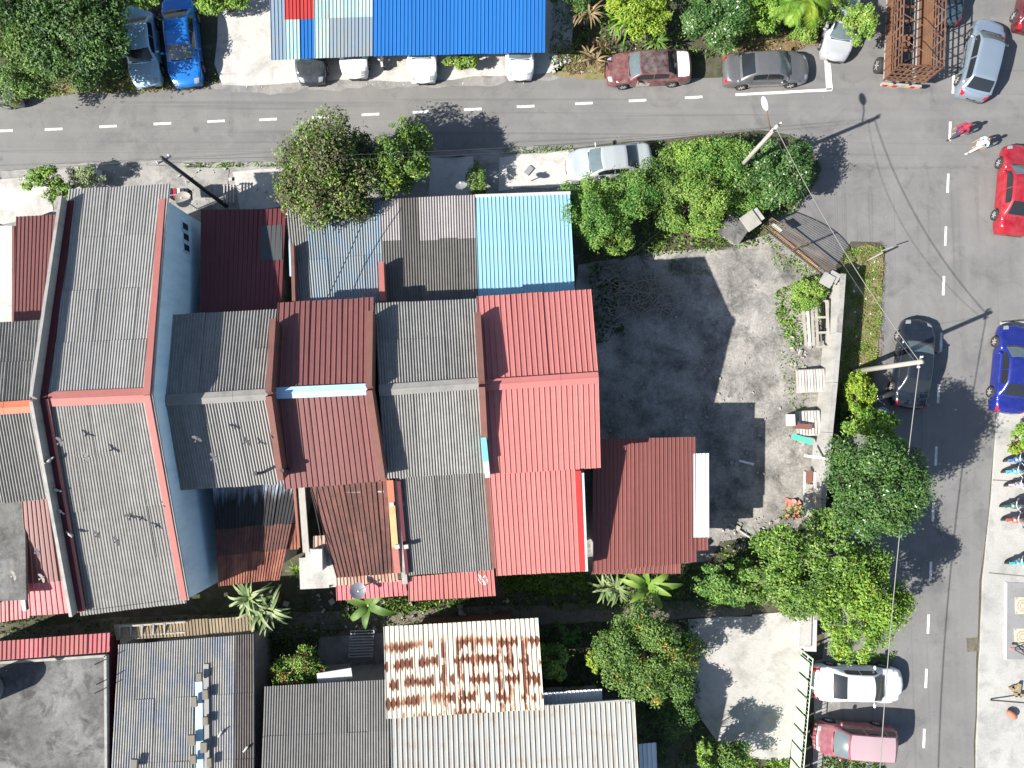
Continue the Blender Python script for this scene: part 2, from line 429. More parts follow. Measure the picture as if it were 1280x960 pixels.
MT['white_rust'] = m_rust_roof('white_rust', (.45,.425,.355), 1.0, 4.3, 1.25, .4)
MT['white_tin'] = m_rust_roof('white_tin', (.43,.43,.395), 0.3, 3.6, .13, .75)
MT['white_sheet'] = m_roof('white_sheet', (.66,.69,.70), dirt=(.4,.4,.4), var=.05, streak=.2, mott=.15)
MT['blue_wall'] = m_wall('blue_wall', (.64,.86,.97), stain=(.38,.56,.74), amt=.55)
MT['white_wall'] = m_wall('white_wall', (.46,.46,.44), stain=(.27,.27,.25), amt=.6)
MT['grey_wall'] = m_wall('grey_wall', (.33,.325,.31), stain=(.14,.14,.13), amt=.6)
MT['brown_wall'] = m_wall('brown_wall', (.18,.085,.07), stain=(.09,.055,.05), amt=.5)
MT['trim_salmon'] = m_wall('trim_salmon', (.34,.125,.11), stain=(.36,.16,.14), amt=.5, rough=.6)
MT['trim_orange'] = m_wall('trim_orange', (.46,.14,.08), stain=(.5,.2,.12), amt=.4, rough=.6)
MT['trim_yellow'] = m_wall('trim_yellow', (.55,.33,.16), stain=(.45,.16,.12), amt=.6, rough=.6)
MT['trim_red'] = m_wall('trim_red', (.42,.035,.035), stain=(.3,.05,.05), amt=.3, rough=.5)
MT['trim_maroon'] = m_wall('trim_maroon', (.10,.02,.028), stain=(.08,.03,.03), amt=.3, rough=.5)
MT['trim_blue'] = m_wall('trim_blue', (.33,.52,.68), stain=(.5,.58,.62), amt=.4, rough=.5)
MT['trim_cyan'] = m_wall('trim_cyan', (.15,.45,.52), stain=(.3,.5,.55), amt=.3, rough=.5)
MT['dark'] = m_plain('dark', (.02,.02,.022), .7)
MT['void'] = m_plain('void', (.012,.012,.013), .9)
MT['black_plastic'] = m_plain('black_plastic', (.025,.025,.027), .5)
MT['rubber'] = m_plain('rubber', (.022,.022,.022), .85)
MT['steel'] = m_plain('steel', (.42,.42,.43), .45, .6)
MT['rim'] = m_plain('rim', (.50,.50,.51), .4, .5)
MT['wood_grey'] = m_wall('wood_grey', (.34,.32,.29), stain=(.16,.15,.135), amt=.6)
MT['wood_brown'] = m_wall('wood_brown', (.16,.085,.05), stain=(.07,.045,.03), amt=.6)
MT['pole_concrete'] = m_wall('pole_concrete', (.30,.285,.255), stain=(.27,.26,.24), amt=.5)
MT['pole_black'] = m_plain('pole_black', (.03,.03,.032), .55)
MT['white_paint'] = m_plain('white_paint', (.68,.68,.67), .55)
MT['rust_metal'] = m_wall('rust_metal', (.125,.062,.042), stain=(.27,.18,.12), amt=.7, rough=.75)
MT['old_iron'] = m_wall('old_iron', (.10,.08,.068), stain=(.22,.13,.085), amt=.6, rough=.7)
MT['bark'] = m_wall('bark', (.16,.13,.10), stain=(.08,.065,.05), amt=.5)
MT['bark_pale'] = m_wall('bark_pale', (.30,.27,.23), stain=(.17,.15,.12), amt=.5)
MT['glass'] = m_plain('glass', (.018,.022,.026), .08, 0, .1, coat=.0, spec=.7)
MT['glass_light'] = m_plain('glass_light', (.09,.12,.13), .12, 0, .25, 5, spec=.8)
MT['lamp_red'] = m_plain('lamp_red', (.42,.012,.016), .25, spec=.6)
MT['lamp_clear'] = m_plain('lamp_clear', (.33,.35,.36), .15, .2, spec=.7)
MT['lamp_amber'] = m_plain('lamp_amber', (.55,.22,.03), .3)
MT['leaf_dark'] = m_leaf('leaf_dark', (0.027,0.074,0.017), (0.056,0.135,0.024), (0.106,0.203,0.042))
MT['leaf_glossy'] = m_leaf('leaf_glossy', (0.036,0.100,0.022), (0.067,0.166,0.031), (0.145,0.224,0.085), rough=.32)
MT['leaf_mid'] = m_leaf('leaf_mid', (0.052,0.123,0.021), (0.097,0.195,0.031), (0.171,0.260,0.056))
MT['leaf_olive'] = m_leaf('leaf_olive', (0.064,0.086,0.025), (0.098,0.121,0.038), (0.170,0.172,0.076))
MT['leaf_bright'] = m_leaf('leaf_bright', (0.094,0.206,0.025), (0.163,0.294,0.044), (0.275,0.362,0.075))
MT['leaf_feather'] = m_leaf('leaf_feather', (0.072,0.204,0.036), (0.132,0.300,0.054), (0.264,0.372,0.072), trans=.35)
MT['leaf_yellow'] = m_leaf('leaf_yellow', (0.140,0.254,0.017), (0.234,0.347,0.028), (0.355,0.439,0.055), trans=.35)
MT['leaf_lime'] = m_leaf('leaf_lime', (0.100,0.227,0.026), (0.177,0.332,0.038), (0.294,0.422,0.064), trans=.3)
MT['leaf_dry'] = m_leaf('leaf_dry', (.19,.14,.07), (.26,.19,.10), (.33,.27,.15))
MT['leaf_pale'] = m_leaf('leaf_pale', (.12,.20,.06), (.22,.30,.12), (.36,.40,.22))
MT['blossom'] = m_leaf('blossom', (.50,.03,.05), (.6,.05,.08), (.65,.2,.2))
MT['blossom_yellow'] = m_leaf('blossom_yellow', (.5,.25,.02), (.62,.36,.03), (.6,.42,.08))

# ================================================================== THE SETTING
def setting():
    g = mesh_obj('ground', [(-170,-170,0),(170,-170,0),(170,170,0),(-170,170,0)], [(0,1,2,3)], MT['earth']); g['kind'] = 'structure'
    road_px = [(-1500,190),(-300,138),(0,122),(60,120),(110,117),(190,111),(275,106),(345,103),(420,101),(520,100),(640,95),(690,93),(760,100),(830,97),(900,98),
               (960,80),(1000,62),(1045,30),(1075,-30),(1085,-200),(1075,-900),(2600,-900),(2600,400),(1280,399),(1252,402),(1246,500),(1239,600),(1226,725),(1220,860),(1217,960),(1200,1300),(1180,2000),
               (930,2000),(985,1300),(1016,960),(1022,870),(1030,800),(1040,700),(1050,600),(1062,540),(1088,500),(1098,420),(1104,340),(1106,310),(1098,302),(1064,301),(1048,330),(1038,342),(1000,318),(955,284),(962,266),(990,262),(1012,240),
               (1026,212),(1012,182),(985,168),(950,162),(880,168),(825,174),(760,180),(690,187),(600,191),(540,194),(450,200),(355,205),(270,206),(190,204),(120,205),(60,214),(0,223),(-300,236),(-1500,330)]
    road = sheet_poly('road', road_px, .02, MT['asphalt'], amp=.10, step=1.3)
    def dash(x0, y0, x1, y1, wpx):
        a, b = P(x0, y0, .024), P(x1, y1, .024)
        d = (b - a).normalized(); s = Vector((-d.y, d.x, 0)) * (wpx / 23.5 / 2)
        n = 8; vs = []; fs = []
        for i in range(n + 1):
            c = a.lerp(b, i / n)
            for q in (1, -1): vs.append(c + s * q * (1 + random.uniform(-.12, .08)))
        for i in range(n): fs.append((2*i, 2*i+1, 2*i+3, 2*i+2))
        if (vs[1] - vs[0]).cross(vs[2] - vs[0]).z < 0: fs = [f[::-1] for f in fs]
        mesh_obj('lane_dash', vs, fs, MT['road_white'], road)
    for x, y in ((-190,173),(-125,170),(-60,167.5),(5,163.5),(67,161.5),(135,158),(203,154.5),(270,151.5),(335,149.3),(401,146.3),(463,143),(527,139.8),(591,136.6),(657,133),(730,129.2),(797,125.6),(867,121.6)):
        dash(x - 11, y + .55, x + 11, y - .55, 3.2)
    for x, y in ((1191.5,105),(1187.5,164),(1185,229),(1182,295),(1179.5,357),(1176.5,428),(1173,492),(1170,570),(1166.5,640),(1163.3,714),(1160.3,780),(1157.6,848),(1155,923),(1152,998)):
        dash(x + .5, y - 12, x - .5, y + 12, 3.2)
    mk = lambda a, b, c, d, wd: dash(a, b, c, d, wd)
    mk(919, 118.4, 1040, 112, 3.6); mk(1037, 112, 1033, 62, 8)
    # iron drain cover let into the road
    mb = MB(); c = P(1216, 806, .026); mb.box(c + Vector((0,0,-.01)), (.62, .72, .02), R(4))
    for i in range(5): mb.box(c + Vector((-.22 + i * .11, 0, .003)), (.03, .58, .012), R(4))
    for sx in (-.3, .3): mb.box(c + Vector((sx, 0, .003)), (.05, .72, .012), R(4))
    mb.build('drain_cover', MT['drain'], road)
    # kerbed concrete pavement along the far side of the road
    pv = sheet_poly('pavement', [(1252,403),(1276,402),(2300,390),(2300,2000),(1184,2000),(1204,1300),(1221,960),(1224,862),(1230,726),(1242,600),(1249,500)], .13, MT['pavement'], amp=.05, thick=.2)
    mb = MB()
    for a, b in (((1236,716),(1300,722)),((1241,600),(1300,603))):
        mb.beam(P(*a, .131), P(*b, .131), .05, .012)
    mb.build('joint', MT['drain'], pv)
    rug = sheet_poly('tiled_floor', [(1258,728),(1420,732),(1420,826),(1257,824)], .15, m_ground('tile_grey', (.23,.235,.24), (.25,.25,.255), (.2,.2,.2), speck=.2), amp=0, thick=.05)
    cream = m_ground('tile_cream', (.50,.45,.36), (.55,.5,.42), (.4,.34,.25), big=2, mid=5)
    cream2 = m_plain('tile_brown', (.33,.27,.2), .7); white_t = MT['white_paint']
    for cx, cy in ((1279,757),(1278,796),(1325,757),(1325,796)):
        o = P(cx, cy, .156); mb = MB(); mb.box(o, (.86, .86, .02), 0)
        for k, (r_, z) in enumerate(((.33, .012), (.26, .015), (.19, .018), (.12, .021))):
            mb.cur = 1 if k % 2 == 0 else 0
            mb.lathe(o, [(r_, .0), (r_, z)], 12)
        mb.cur = 1
        for sx in (-1, 1):
            for sy in (-1, 1): mb.box(o + Vector((sx * .36, sy * .36, .006)), (.1, .1, .02), R(45))
        mb.build('tile', [cream, cream2], rug)
    mb = MB(); a, b = P(1257.5, 728, .16), P(1257, 824, .16); mb.beam(a, b, .1, .04); mb.build('edging', white_t, rug)
    # concrete and earth round the houses
    sheet_poly('forecourt', [(-400,245),(0,226),(62,216),(95,208),(190,207),(270,209),(355,208),(450,203),(540,197),(600,194),(690,189),(716,187),(722,225),(722,262),(600,275),(250,285),(-400,320)], .05, MT['concrete'], amp=.15)
    for k, q in enumerate(([(-60,240),(0,226),(60,222),(66,262),(40,272),(-60,292)], [(92,208),(128,212),(131,240),(96,246)],
              [(240,214),(288,212),(282,250),(245,246)], [(292,214),(356,209),(362,258),(300,262)], [(536,198),(590,196),(592,246),(536,246)], [(624,196),(712,189),(716,232),(624,238)])):
        sheet_poly('concrete_slab', q, .075, MT['concrete'] if k == 2 else MT['apron'], amp=.16, thick=.03, seed=k)
    sheet_poly('carport_apron', [(272,18),(300,8),(340,-40),(720,-40),(716,70),(700,90),(640,96),(520,100.5),(400,103),(345,104),(276,107),(268,80)], .045, MT['apron'], amp=.2)
    sheet_poly('road_dust', [(262,104),(345,97),(450,94),(560,95),(700,88),(715,93),(690,99),(560,108),(450,110),(340,116),(268,113)], .0285, MT['dust'], amp=.35, step=.5, seed=3)
    sheet_poly('road_dust', [(0,214),(60,208),(120,201),(190,200),(270,202),(355,201),(450,196),(540,190),(690,182),(690,190),(540,198),(355,208),(190,208),(60,218),(0,227)], .0285, MT['dust'], amp=.25, step=.5, seed=5)
    sheet_poly('dirt_bank', [(905,66),(960,40),(1025,42),(1040,30),(1046,50),(1000,60),(955,70),(905,84)], .05, MT['dry_earth'], amp=.15)
    sheet_poly('dirt_verge', [(-30,110),(60,104),(120,102),(250,98),(262,108),(120,117),(-30,122)], .045, MT['turf'], amp=.2)
    sheet_poly('dirt_verge', [(684,92),(730,60),(770,64),(760,101),(700,96)], .045, MT['turf'], amp=.2)
    sheet_poly('yard_floor', [(722,330),(780,322),(850,312),(905,312),(940,300),(975,290),(1042,350),(1040,480),(1030,600),(1018,660),(960,668),(900,676),(888,700),(735,724),(700,560)], .04, MT['lot'], amp=.12, thick=.03)
    for k, q in enumerate(([(1060,312),(1085,306),(1104,312),(1101,400),(1094,470),(1078,520),(1052,525),(1042,450),(1045,352)],)):
        sheet_poly('grass_verge', q, .06, MT['turf'], amp=.1)
    sheet_poly('driveway', [(860,775),(940,768),(1004,764),(1006,812),(996,880),(986,952),(940,948),(905,940),(880,905),(862,880)], .05, MT['pale_concrete'], amp=.06, thick=.03)
    sheet_poly('driveway', [(1018,826),(1050,820),(1066,822),(1050,880),(1040,960),(1015,960)], .03, MT['concrete'], amp=.1, seed=4)
    # the drain lane behind the terrace
    sheet_poly('drain_lane', [(-300,835),(140,772),(330,766),(640,758),(940,748),(940,770),(640,782),(330,800),(-300,860)], .05, MT['drain'], amp=.08, thick=.04)
setting()

# ================================================================== ROOFS
def profile(width, pitch, prof):
    """list of (distance across, height 0..1) for one sheet"""
    n = max(1, round(width / pitch)); p = width / n; out = []
    for i in range(n):
        x = i * p
        if prof == 'sine':
            out += [(x, 0.0), (x + p * .17, .12), (x + p * .33, .75), (x + p * .5, 1.0), (x + p * .67, .75), (x + p * .83, .12)]
        else:                                                       # narrow raised ribs, flat pans
            out += [(x, 1.0), (x + p * .10, 1.0), (x + p * .2, 0.0), (x + p * .55, .06), (x + p * .9, 0.0)]
    out.append((width, 0.0 if prof == 'sine' else 1.0))
    return out

def roof(parent, ul, ur, lr, ll, ncol, rows, mat, pitch=.13, amp=.045, prof='sine', name='roof', lip=.014, wob=.014, deck=True, patch=None):
    """one slope: a thin deck with the sheets as its pieces. Corners are picture points with a height each"""
    UL, UR, LR, LL = (P(*c) for c in (ul, ur, lr, ll))
    n = ((UR - UL).cross(LL - UL)); n = n if n.z > 0 else -n; n.normalize()
    def S_(s, t): return UL.lerp(UR, s).lerp(LL.lerp(LR, s), t)
    ins = .012; T = [S_(a, b) - n * .02 for a, b in ((ins, ins), (1 - ins, ins), (1 - ins, 1 - ins), (ins, 1 - ins))]
    B = [v - n * .06 for v in T]
    dk = mesh_obj(name, T + B, [(0,3,2,1),(4,5,6,7),(0,1,5,4),(1,2,6,5),(2,3,7,6),(3,0,4,7)], MT['dark'], parent)
    wd = ((UR - UL).length + (LR - LL).length) / 2; ln = ((LL - UL).length + (LR - UR).length) / 2
    down = 1 if UL.z + UR.z >= LL.z + LR.z else -1
    for j in range(len(rows) - 1):
        t0, t1 = rows[j], rows[j + 1]
        for i in range(ncol):
            s0, s1 = i / ncol, (i + 1) / ncol
            pr = profile(wd / ncol, pitch, prof)
            lift = (random.uniform(-wob, wob), random.uniform(-wob, wob)); ov = .06 / ln
            ta, tb = (t0, t1) if down > 0 else (t1, t0)                   # ta: upper end of the sheet, tb: lower end
            last = (j == len(rows) - 2) if down > 0 else (j == 0)
            tb2 = tb + down * (random.uniform(-.01, .02) / ln if last else ov)
            vs = []; uv = []
            for k, (t, up) in enumerate(((ta, 0.0), ((ta + tb2) / 2, lip * .5), (tb2, lip))):
                for x, h in pr:
                    s = s0 + (s1 - s0) * x / (wd / ncol)
                    vs.append(S_(s, t) + n * (h * amp + up + lift[0] * (1 - k / 2) + lift[1] * k / 2 + .012 + (i % 2) * .009))
                    uv.append((s * wd, abs(t - (0 if down > 0 else 1)) * ln))
            m_ = len(pr); fs = []
            for k in range(2):
                for q in range(m_ - 1):
                    f = (k*m_+q, k*m_+q+1, (k+1)*m_+q+1, (k+1)*m_+q)
                    fs.append(f)
            a, b, c = vs[0], vs[1], vs[m_]
            if (vs[m_-1] - vs[0]).cross(vs[2*m_] - vs[0]).z < 0: fs = [f[::-1] for f in fs]
            mm = patch(i, j) if patch else mat
            mesh_obj('roof_sheet', vs, fs, mm, dk, uvs=uv)
    return dk, (UL, UR, LR, LL)

def shell(parent, ring_l, ring_r, mat, name='wall', drop=.14, inset=.18, foot=-.1):
    """walls under a roof: ring_l and ring_r are the roof's two end outlines (front, [ridge], back)"""
    c = sum(ring_l + ring_r, Vector()) / (len(ring_l) * 2)
    def ins(p):
        d = Vector((c.x - p.x, c.y - p.y, 0)); k = min(.4, inset * 1.4 / max(d.length, .1)); q = p + d * k; q.z = p.z - drop; return q
    L = [ins(p) for p in ring_l]; Rr = [ins(p) for p in ring_r]
    vs = L + Rr; n = len(L)
    g = lambda p: Vector((p.x, p.y, foot))
    vs += [g(L[0]), g(L[-1]), g(Rr[0]), g(Rr[-1])]
    b = 2 * n
    fs = [tuple(range(n)) + (b + 1, b), tuple(range(n, 2 * n))[::-1] + (b + 2, b + 3), (0, b, b + 2, n), (n - 1, 2 * n - 1, b + 3, b + 1)]
    for i in range(n - 1): fs.append((i, n + i, n + i + 1, i + 1))
    return mesh_obj(name, vs, fs, mat, parent)

def strip(parent, name, pts, wd, h, mat, up=(0,0,1), lift=0.0):
    mb = MB(); pts = [Vector(p) + Vector((0, 0, lift)) for p in pts]
    for a, b in zip(pts[:-1], pts[1:]): mb.beam(a, b, wd, h, up)
    return mb.build(name, mat, parent)

def ridge_cap(parent, a, b, wd, rise, mat, name='ridge_cap', slope=.22):
    """bent metal or cement cap over a ridge, in short laps"""
    a, b = Vector(a), Vector(b); d = (b - a).normalized(); s = Vector((-d.y, d.x, 0)).normalized()
    ln = (b - a).length; n = max(1, round(ln / 1.8))
    prof = [(-wd/2, -wd/2*slope - .03), (-wd/2, -wd/2*slope), (-.07, -.005), (0, .02), (.07, -.005), (wd/2, -wd/2*slope), (wd/2, -wd/2*slope - .03)]
    for i in range(n):
        p0, p1 = a + d * (ln * i / n - (.05 if i else 0)), a + d * (ln * (i + 1) / n)
        z = rise + (i % 2) * .008; vs = []
        for p in (p0, p1):
            for y, h in prof: vs.append(p + s * y + Vector((0, 0, h + z)))
        k = len(prof); fs = [(q, q+1, k+q+1, k+q) for q in range(k - 1)]
        if (vs[1] - vs[0]).cross(vs[k] - vs[0]).dot(Vector((s.x, s.y, 0)) * -1) < 0: pass
        mesh_obj(name, vs, fs, mat, parent)

def house(name, px, label, cat='house', group=None):
    return empty(name, P(*px, 0), label, cat, group)

TER = 'terraced houses in the row'
EZ, RZ = 5.8, 7.0

# ---------------------------------------------------------------- tall house with the blue side wall
h = house('terraced_house', (150,500), 'tallest house, long grey corrugated roof with salmon edging and bare blue side wall', group=TER)
fa, fb = (86,237,5.6), (214,230.5,5.6); ra, rb = (58,499,8.4), (185,494,8.4); ba, bb = (101,769,5.5), (233.5,753,5.5)
_, (A1, A2, A3, A4) = roof(h, fa, fb, rb, ra, 5, [0,.26,.52,.76,1], MT['asbestos'], .125, .03)
_, (A5, A6, A7, A8) = roof(h, ra, rb, bb, ba, 5, [0,.255,.5,.75,1], MT['asbestos_sun_dimmed'], .125, .03)
fl, fr = P(92,252,5.74), P(204,250,5.74); bl, br = P(105,764,5.64), P(231,749,5.64)
cR = Vector((.1, 0, 0))
wl = mesh_obj('wall', [fr + cR, A3 + cR + Vector((0,0,.0)), br + cR, br + cR - Vector((0,0,5.9)), fr + cR - Vector((0,0,5.9)),
                       fr - cR*2, A3 - cR*2, br - cR*2, br - cR*2 - Vector((0,0,5.9)), fr - cR*2 - Vector((0,0,5.9))],
              [(0,4,3,2,1),(5,6,7,8,9),(0,5,9,4),(3,8,7,2),(4,9,8,3),(0,1,6,5),(1,2,7,6)], MT['blue_wall'], h)
mesh_obj('wall', [fl, A4, bl, bl - Vector((0,0,5.8)), fl - Vector((0,0,5.8)), fr - cR*3, A3 - cR*3 - Vector((0,0,.1)), br - cR*3, br - cR*3 - Vector((0,0,5.8)), fr - cR*3 - Vector((0,0,5.8))],
         [(0,1,2,3,4),(9,8,7,6,5),(0,4,9,5),(2,7,8,3)], MT['white_wall'], h)
strip(h, 'barge_strip', [fr + Vector((.02,0,.10)), A3 + Vector((.02,0,.12)), br + Vector((.02,0,.10))], .28, .10, MT['trim_salmon'])
strip(h, 'coping', [fr + Vector((.2,0,.06)), A3 + Vector((.2,0,.06)), br + Vector((.2,0,.06))], .07, .10, MT['grey_wall'])
ridge_cap(h, (A4 + A5) / 2 + Vector((.1,0,0)), (A3 + A6) / 2 - Vector((.1,0,0)), .62, .08, MT['trim_salmon'], slope=.28)
strip(h, 'flashing', [A4 + Vector((.12,0,.13)), bl + Vector((.10,0,.13))], .10, .06, MT['trim_salmon'])
strip(h, 'flashing', [fl + Vector((-.05,0,.10)), A4 + Vector((-.06,0,.06)), bl + Vector((-.05,0,.10))], .26, .08, MT['trim_maroon'])
strip(h, 'parapet', [fl + Vector((-.26,0,.18)), A4 + Vector((-.30,0,.15)), bl + Vector((-.26,0,.18))], .14, .75, MT['grey_wall'])
wp = fr + cR; wnrm = (A3 - fr).cross(Vector((0,0,1))).normalized()
for (x, y) in ((230.5,283.5),(231.5,296.5),(232.3,310)):
    c = on_plane(x, y, wp, wnrm); ax = (A3 - fr); ax.z = 0; ax.normalize(); rot = math.atan2(ax.y, ax.x)
    mb = MB(); mb.box(c, (.34, .08, .62), rot); f = mb.build('window', MT['void'], h)
    mb = MB()
    for k in (-1, 1): mb.box(c + ax * .18 * k, (.03, .12, .68), rot)
    for k in (-1, 1): mb.box(c + Vector((0,0,.32 * k)), (.40, .12, .04), rot)
    mb.build('frame', MT['blue_wall'], f)
# dark pipe down the blue wall at the neighbour's roof
# ---------------------------------------------------------------- a house of the row (main roof front and back)
def terraced(label, f, r, b, ncol, rows_f, rows_b, mat, cap, pitch, amp, prof, wall='grey_wall', ez=EZ, rz=RZ, capw=.42, bez=None, matb=None, patchb=None):
    bez = bez or ez
    hh = house('terraced_house', ((f[0][0] + b[1][0]) / 2, r[0][1] + 10), label, group=TER)
    FL, FR = (*f[0], ez), (*f[1], ez); RL, RR = (*r[0], rz), (*r[1], rz); BL, BR = (*b[0], bez), (*b[1], bez)
    _, (q1, q2, q3, q4) = roof(hh, FL, FR, RR, RL, ncol, rows_f, mat, pitch, amp, prof)
    _, (q5, q6, q7, q8) = roof(hh, RL, RR, BR, BL, ncol, rows_b, matb or mat, pitch, amp, prof, patch=patchb)
    shell(hh, [q1, q4, q8], [q2, q3, q7], MT[wall])
    if cap: ridge_cap(hh, q4, q3, capw, .09, MT[cap], slope=.2)
    return hh, (q1, q2, q3, q4, q7, q8)

def leanto(hh, ul, ur, lr, ll, ncol, rows, mat, pitch=.13, amp=.045, prof='sine', wall='grey_wall', name='porch_roof', patch=None, inset=.25):
    _, (a, b, c, d) = roof(hh, ul, ur, lr, ll, ncol, rows, mat, pitch, amp, prof, name=name, patch=patch)
    if wall: shell(hh, [a, d], [b, c], MT[wall], drop=.12, inset=inset)
    return a, b, c, d


M_ = MT
MT['cap_grey'] = m_wall('cap_grey', (.23,.225,.215), stain=(.12,.12,.115), amt=.6)
MT['block_grey'] = m_wall('block_grey', (.17,.15,.12), amt=.5)
# ---------------------------------------------------------------- low dark-grey house beside the blue wall
hB, q = terraced('dark grey corrugated roof house half shaded by the tall blue wall', ((212,394),(348,387)), ((203,501),(336,493)), ((226,612),(358,604)),
                 6, [0,.48,1], [0,1], M_['asbestos_mid'], 'cap_grey', .125, .05, 'sine', capw=.5,
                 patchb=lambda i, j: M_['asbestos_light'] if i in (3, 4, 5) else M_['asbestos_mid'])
leanto(hB, (252,263,3.2), (358,261,3.2), (351,392,4.2), (250,396,4.2), 6, [0,.5,1], M_['maroon_dark'], .2, .035, 'rib')
strip(hB, 'skylight', [P(340,282,3.36), P(339.5,326,3.70)], 1.05, .05, M_['panel_green'], lift=.03)
leanto(hB, (266,600,4.4), (378,594,4.4), (350,724,3.3), (274,732,3.3), 8, [0,.45,.7,1], M_['rusty'], .17, .04, 'rib', name='back_roof',
       patch=lambda i, j: (M_['black_tin'] if j == 0 else M_['rusty'] if j == 1 else M_['rusty_red']), inset=.4)
leanto(hB, (348,655,3.75), (374,654,3.75), (374,686,3.5), (350,687,3.5), 2, [0,1], M_['rusty_red'], .17, .04, 'rib', name='back_roof', wall=None)
strip(hB, 'gable_board', [P(377,606,4.45), P(383,690,3.6)], .30, .12, M_['wood_grey'])
strip(hB, 'gable_board', [P(368,606,4.5), P(374,684,3.72)], .12, .1, M_['rusty_red'])
# party wall and chimney pipes
def parapet(hh, f, r, b, wd, ht, mat, zf=EZ, zr=RZ):
    return strip(hh, 'parapet', [P(*f, zf + ht/2), P(*r, zr + ht/2), P(*b, zf + ht/2)], wd, ht, mat)
# ---------------------------------------------------------------- maroon house
hC, q = terraced('maroon ribbed roof house with a pale blue ridge strip', ((348,379),(467,372)), ((343,491),(466,484)), ((356,611),(481,601)),
                 6, [0,1], [0,1], M_['maroon'], None, .235, .04, 'rib')
ridge_cap(hC, P(345,491.5,RZ + .02), P(461,486.5,RZ + .02), .5, .10, M_['trim_blue'], slope=.2)
parapet(hC, (344.5,403), (339,493), (354,597), .26, .75, M_['brown_wall'], 6.0, 7.0)
leanto(hC, (358,262,3.2), (476,249,3.2), (481,378,4.1), (370,386,4.1), 5, [0,.55,1], M_['faded_blue'], .125, .045, 'sine',
       patch=lambda i, j: M_['asbestos_mid'] if i == 0 else M_['faded_blue'])
strip(hC, 'gutter', [P(364.5,262,3.1), P(367,345,3.7)], .36, .1, M_['trim_blue'])
strip(hC, 'parapet', [P(478,331,4.1), P(480,380,4.4)], .26, .8, M_['trim_salmon'])
strip(hC, 'parapet', [P(368,308,3.7), P(370,382,4.2)], .16, .7, M_['brown_wall'])
leanto(hC, (387,604,4.6), (490,598,4.6), (494,716,3.5), (421,722,3.5), 5, [0,.52,1], M_['rusty'], .19, .04, 'rib', name='back_roof', inset=.5)
leanto(hC, (392,670,3.75), (420,668,3.75), (421,691,3.6), (392,692,3.6), 2, [0,1], M_['rusty_tin'], .17, .04, 'rib', name='back_roof', wall=None)
leanto(hC, (420,718,3.35), (496,712,3.35), (498,726,3.2), (421,732,3.2), 6, [0,1], M_['rusty_tin'], .17, .04, 'rib', name='back_roof', wall=None)
leanto(hC, (420,731,3.1), (507,724,3.1), (509,744,2.9), (421,750,2.9), 5, [0,1], M_['pinkred'], .22, .04, 'rib', name='canopy', wall=None)
strip(hC, 'gable_board', [P(487.5,600,4.75), P(490,632,4.5)], .30, .1, M_['trim_orange'])
strip(hC, 'gable_board', [P(490,632,4.5), P(494,684,4.0)], .30, .1, M_['trim_yellow'])
strip(hC, 'gable_board', [P(494,684,4.0), P(497,716,3.6)], .30, .1, M_['trim_salmon'])
strip(hC, 'gable_wall', [P(497,600,4.4), P(507,727,3.2)], .26, .5, M_['grey_wall'])
mb = MB()                                                         # flat water-tank slab with a white box on it
mb.box(P(403,708,3.15), (1.55, 1.75, .16), R(3)); mb.box(P(403,708,1.6), (1.4, 1.5, 3.0), R(3)); slab = mb.build('tank_slab', M_['pale_concrete'], hC)
mb = MB(); mb.box(P(399,698,3.7), (.5, 1.0, .8), R(2)); mb.build('tank_box', M_['white_wall'], hC)
mb = MB(); mb.box(P(409,728,2.9), (1.1, .45, .1), R(4)); mb.build('ledge', M_['white_wall'], hC)
# ---------------------------------------------------------------- grey house between the maroon and the salmon ones
hD, q = terraced('grey corrugated roof house between the maroon and the salmon roofs', ((468,379.5),(597,374)), ((474,488),(603,479)), ((481,597.5),(611,590)),
                 6, [0,.46,1], [0,1], M_['asbestos_mid'], 'cap_grey', .125, .05, 'sine', capw=.5)
parapet(hD, (464.5,393), (463,486), (479.5,596), .27, .75, M_['brown_wall'], 6.0, 7.0)
leanto(hD, (476,250,3.2), (594.5,244,3.2), (598,378,4.15), (481,384,4.15), 5, [0,.41,1], M_['asbestos_old'], .125, .045, 'sine',
       patch=lambda i, j: (M_['asbestos_old'] if (i == 1 or j == 1) else M_['asbestos_pink']))
leanto(hD, (499,592,4.9), (609,586,4.9), (618.5,712,3.7), (511,718.5,3.7), 5, [0,1], M_['asbestos_dark'], .125, .045, 'sine', name='back_roof')
strip(hD, 'parapet', [P(608,594,5.0), P(618.5,708,3.9)], .25, .35, M_['brown_wall'])
strip(hD, 'parapet', [P(499,600,4.9), P(509.5,716,3.8)], .16, .35, M_['trim_maroon'])
leanto(hD, (510,721,3.3), (617,711,3.3), (619.5,744,3.0), (511,751,3.0), 5, [0,1], M_['pinkred'], .23, .04, 'rib', name='canopy', wall=None, patch=lambda i, j: M_['salmon'])
mb = MB()
for (x, y) in ((490,630),(497,683),(503,629.5),(508,683)):
    mb = MB(); mb.box(P(x, y, 4.5), (.2, .18, .25), R(10)); mb.build('bracket', M_['white_wall'], hD)
mb = MB(); pz = 3.28                                               # white scrawl painted on the canopy
for k in range(4):
    a = k * .5; pts = []
    for i in range(14):
        t = i / 13 * 5.2 + k
        pts.append(P(603 + 6.5 * math.cos(t) * (1 - k * .18) + k * .8, 724 + 7 * math.sin(t * 1.3 + a) * (1 - k * .12), 3.215 - .008 * 7 * math.sin(t * 1.3 + a)))
    mb.tube(pts, .022, 4)
mb.build('painted_scrawl', M_['white_paint'], hD)
mb = MB(); mb.tube([P(534,418,6.3), P(551,401,6.1)], .03, 5); mb.tube([P(537,419,6.3), P(553,403,6.1)], .03, 5); mb.build('roof_batten', M_['wood_grey'], hD)
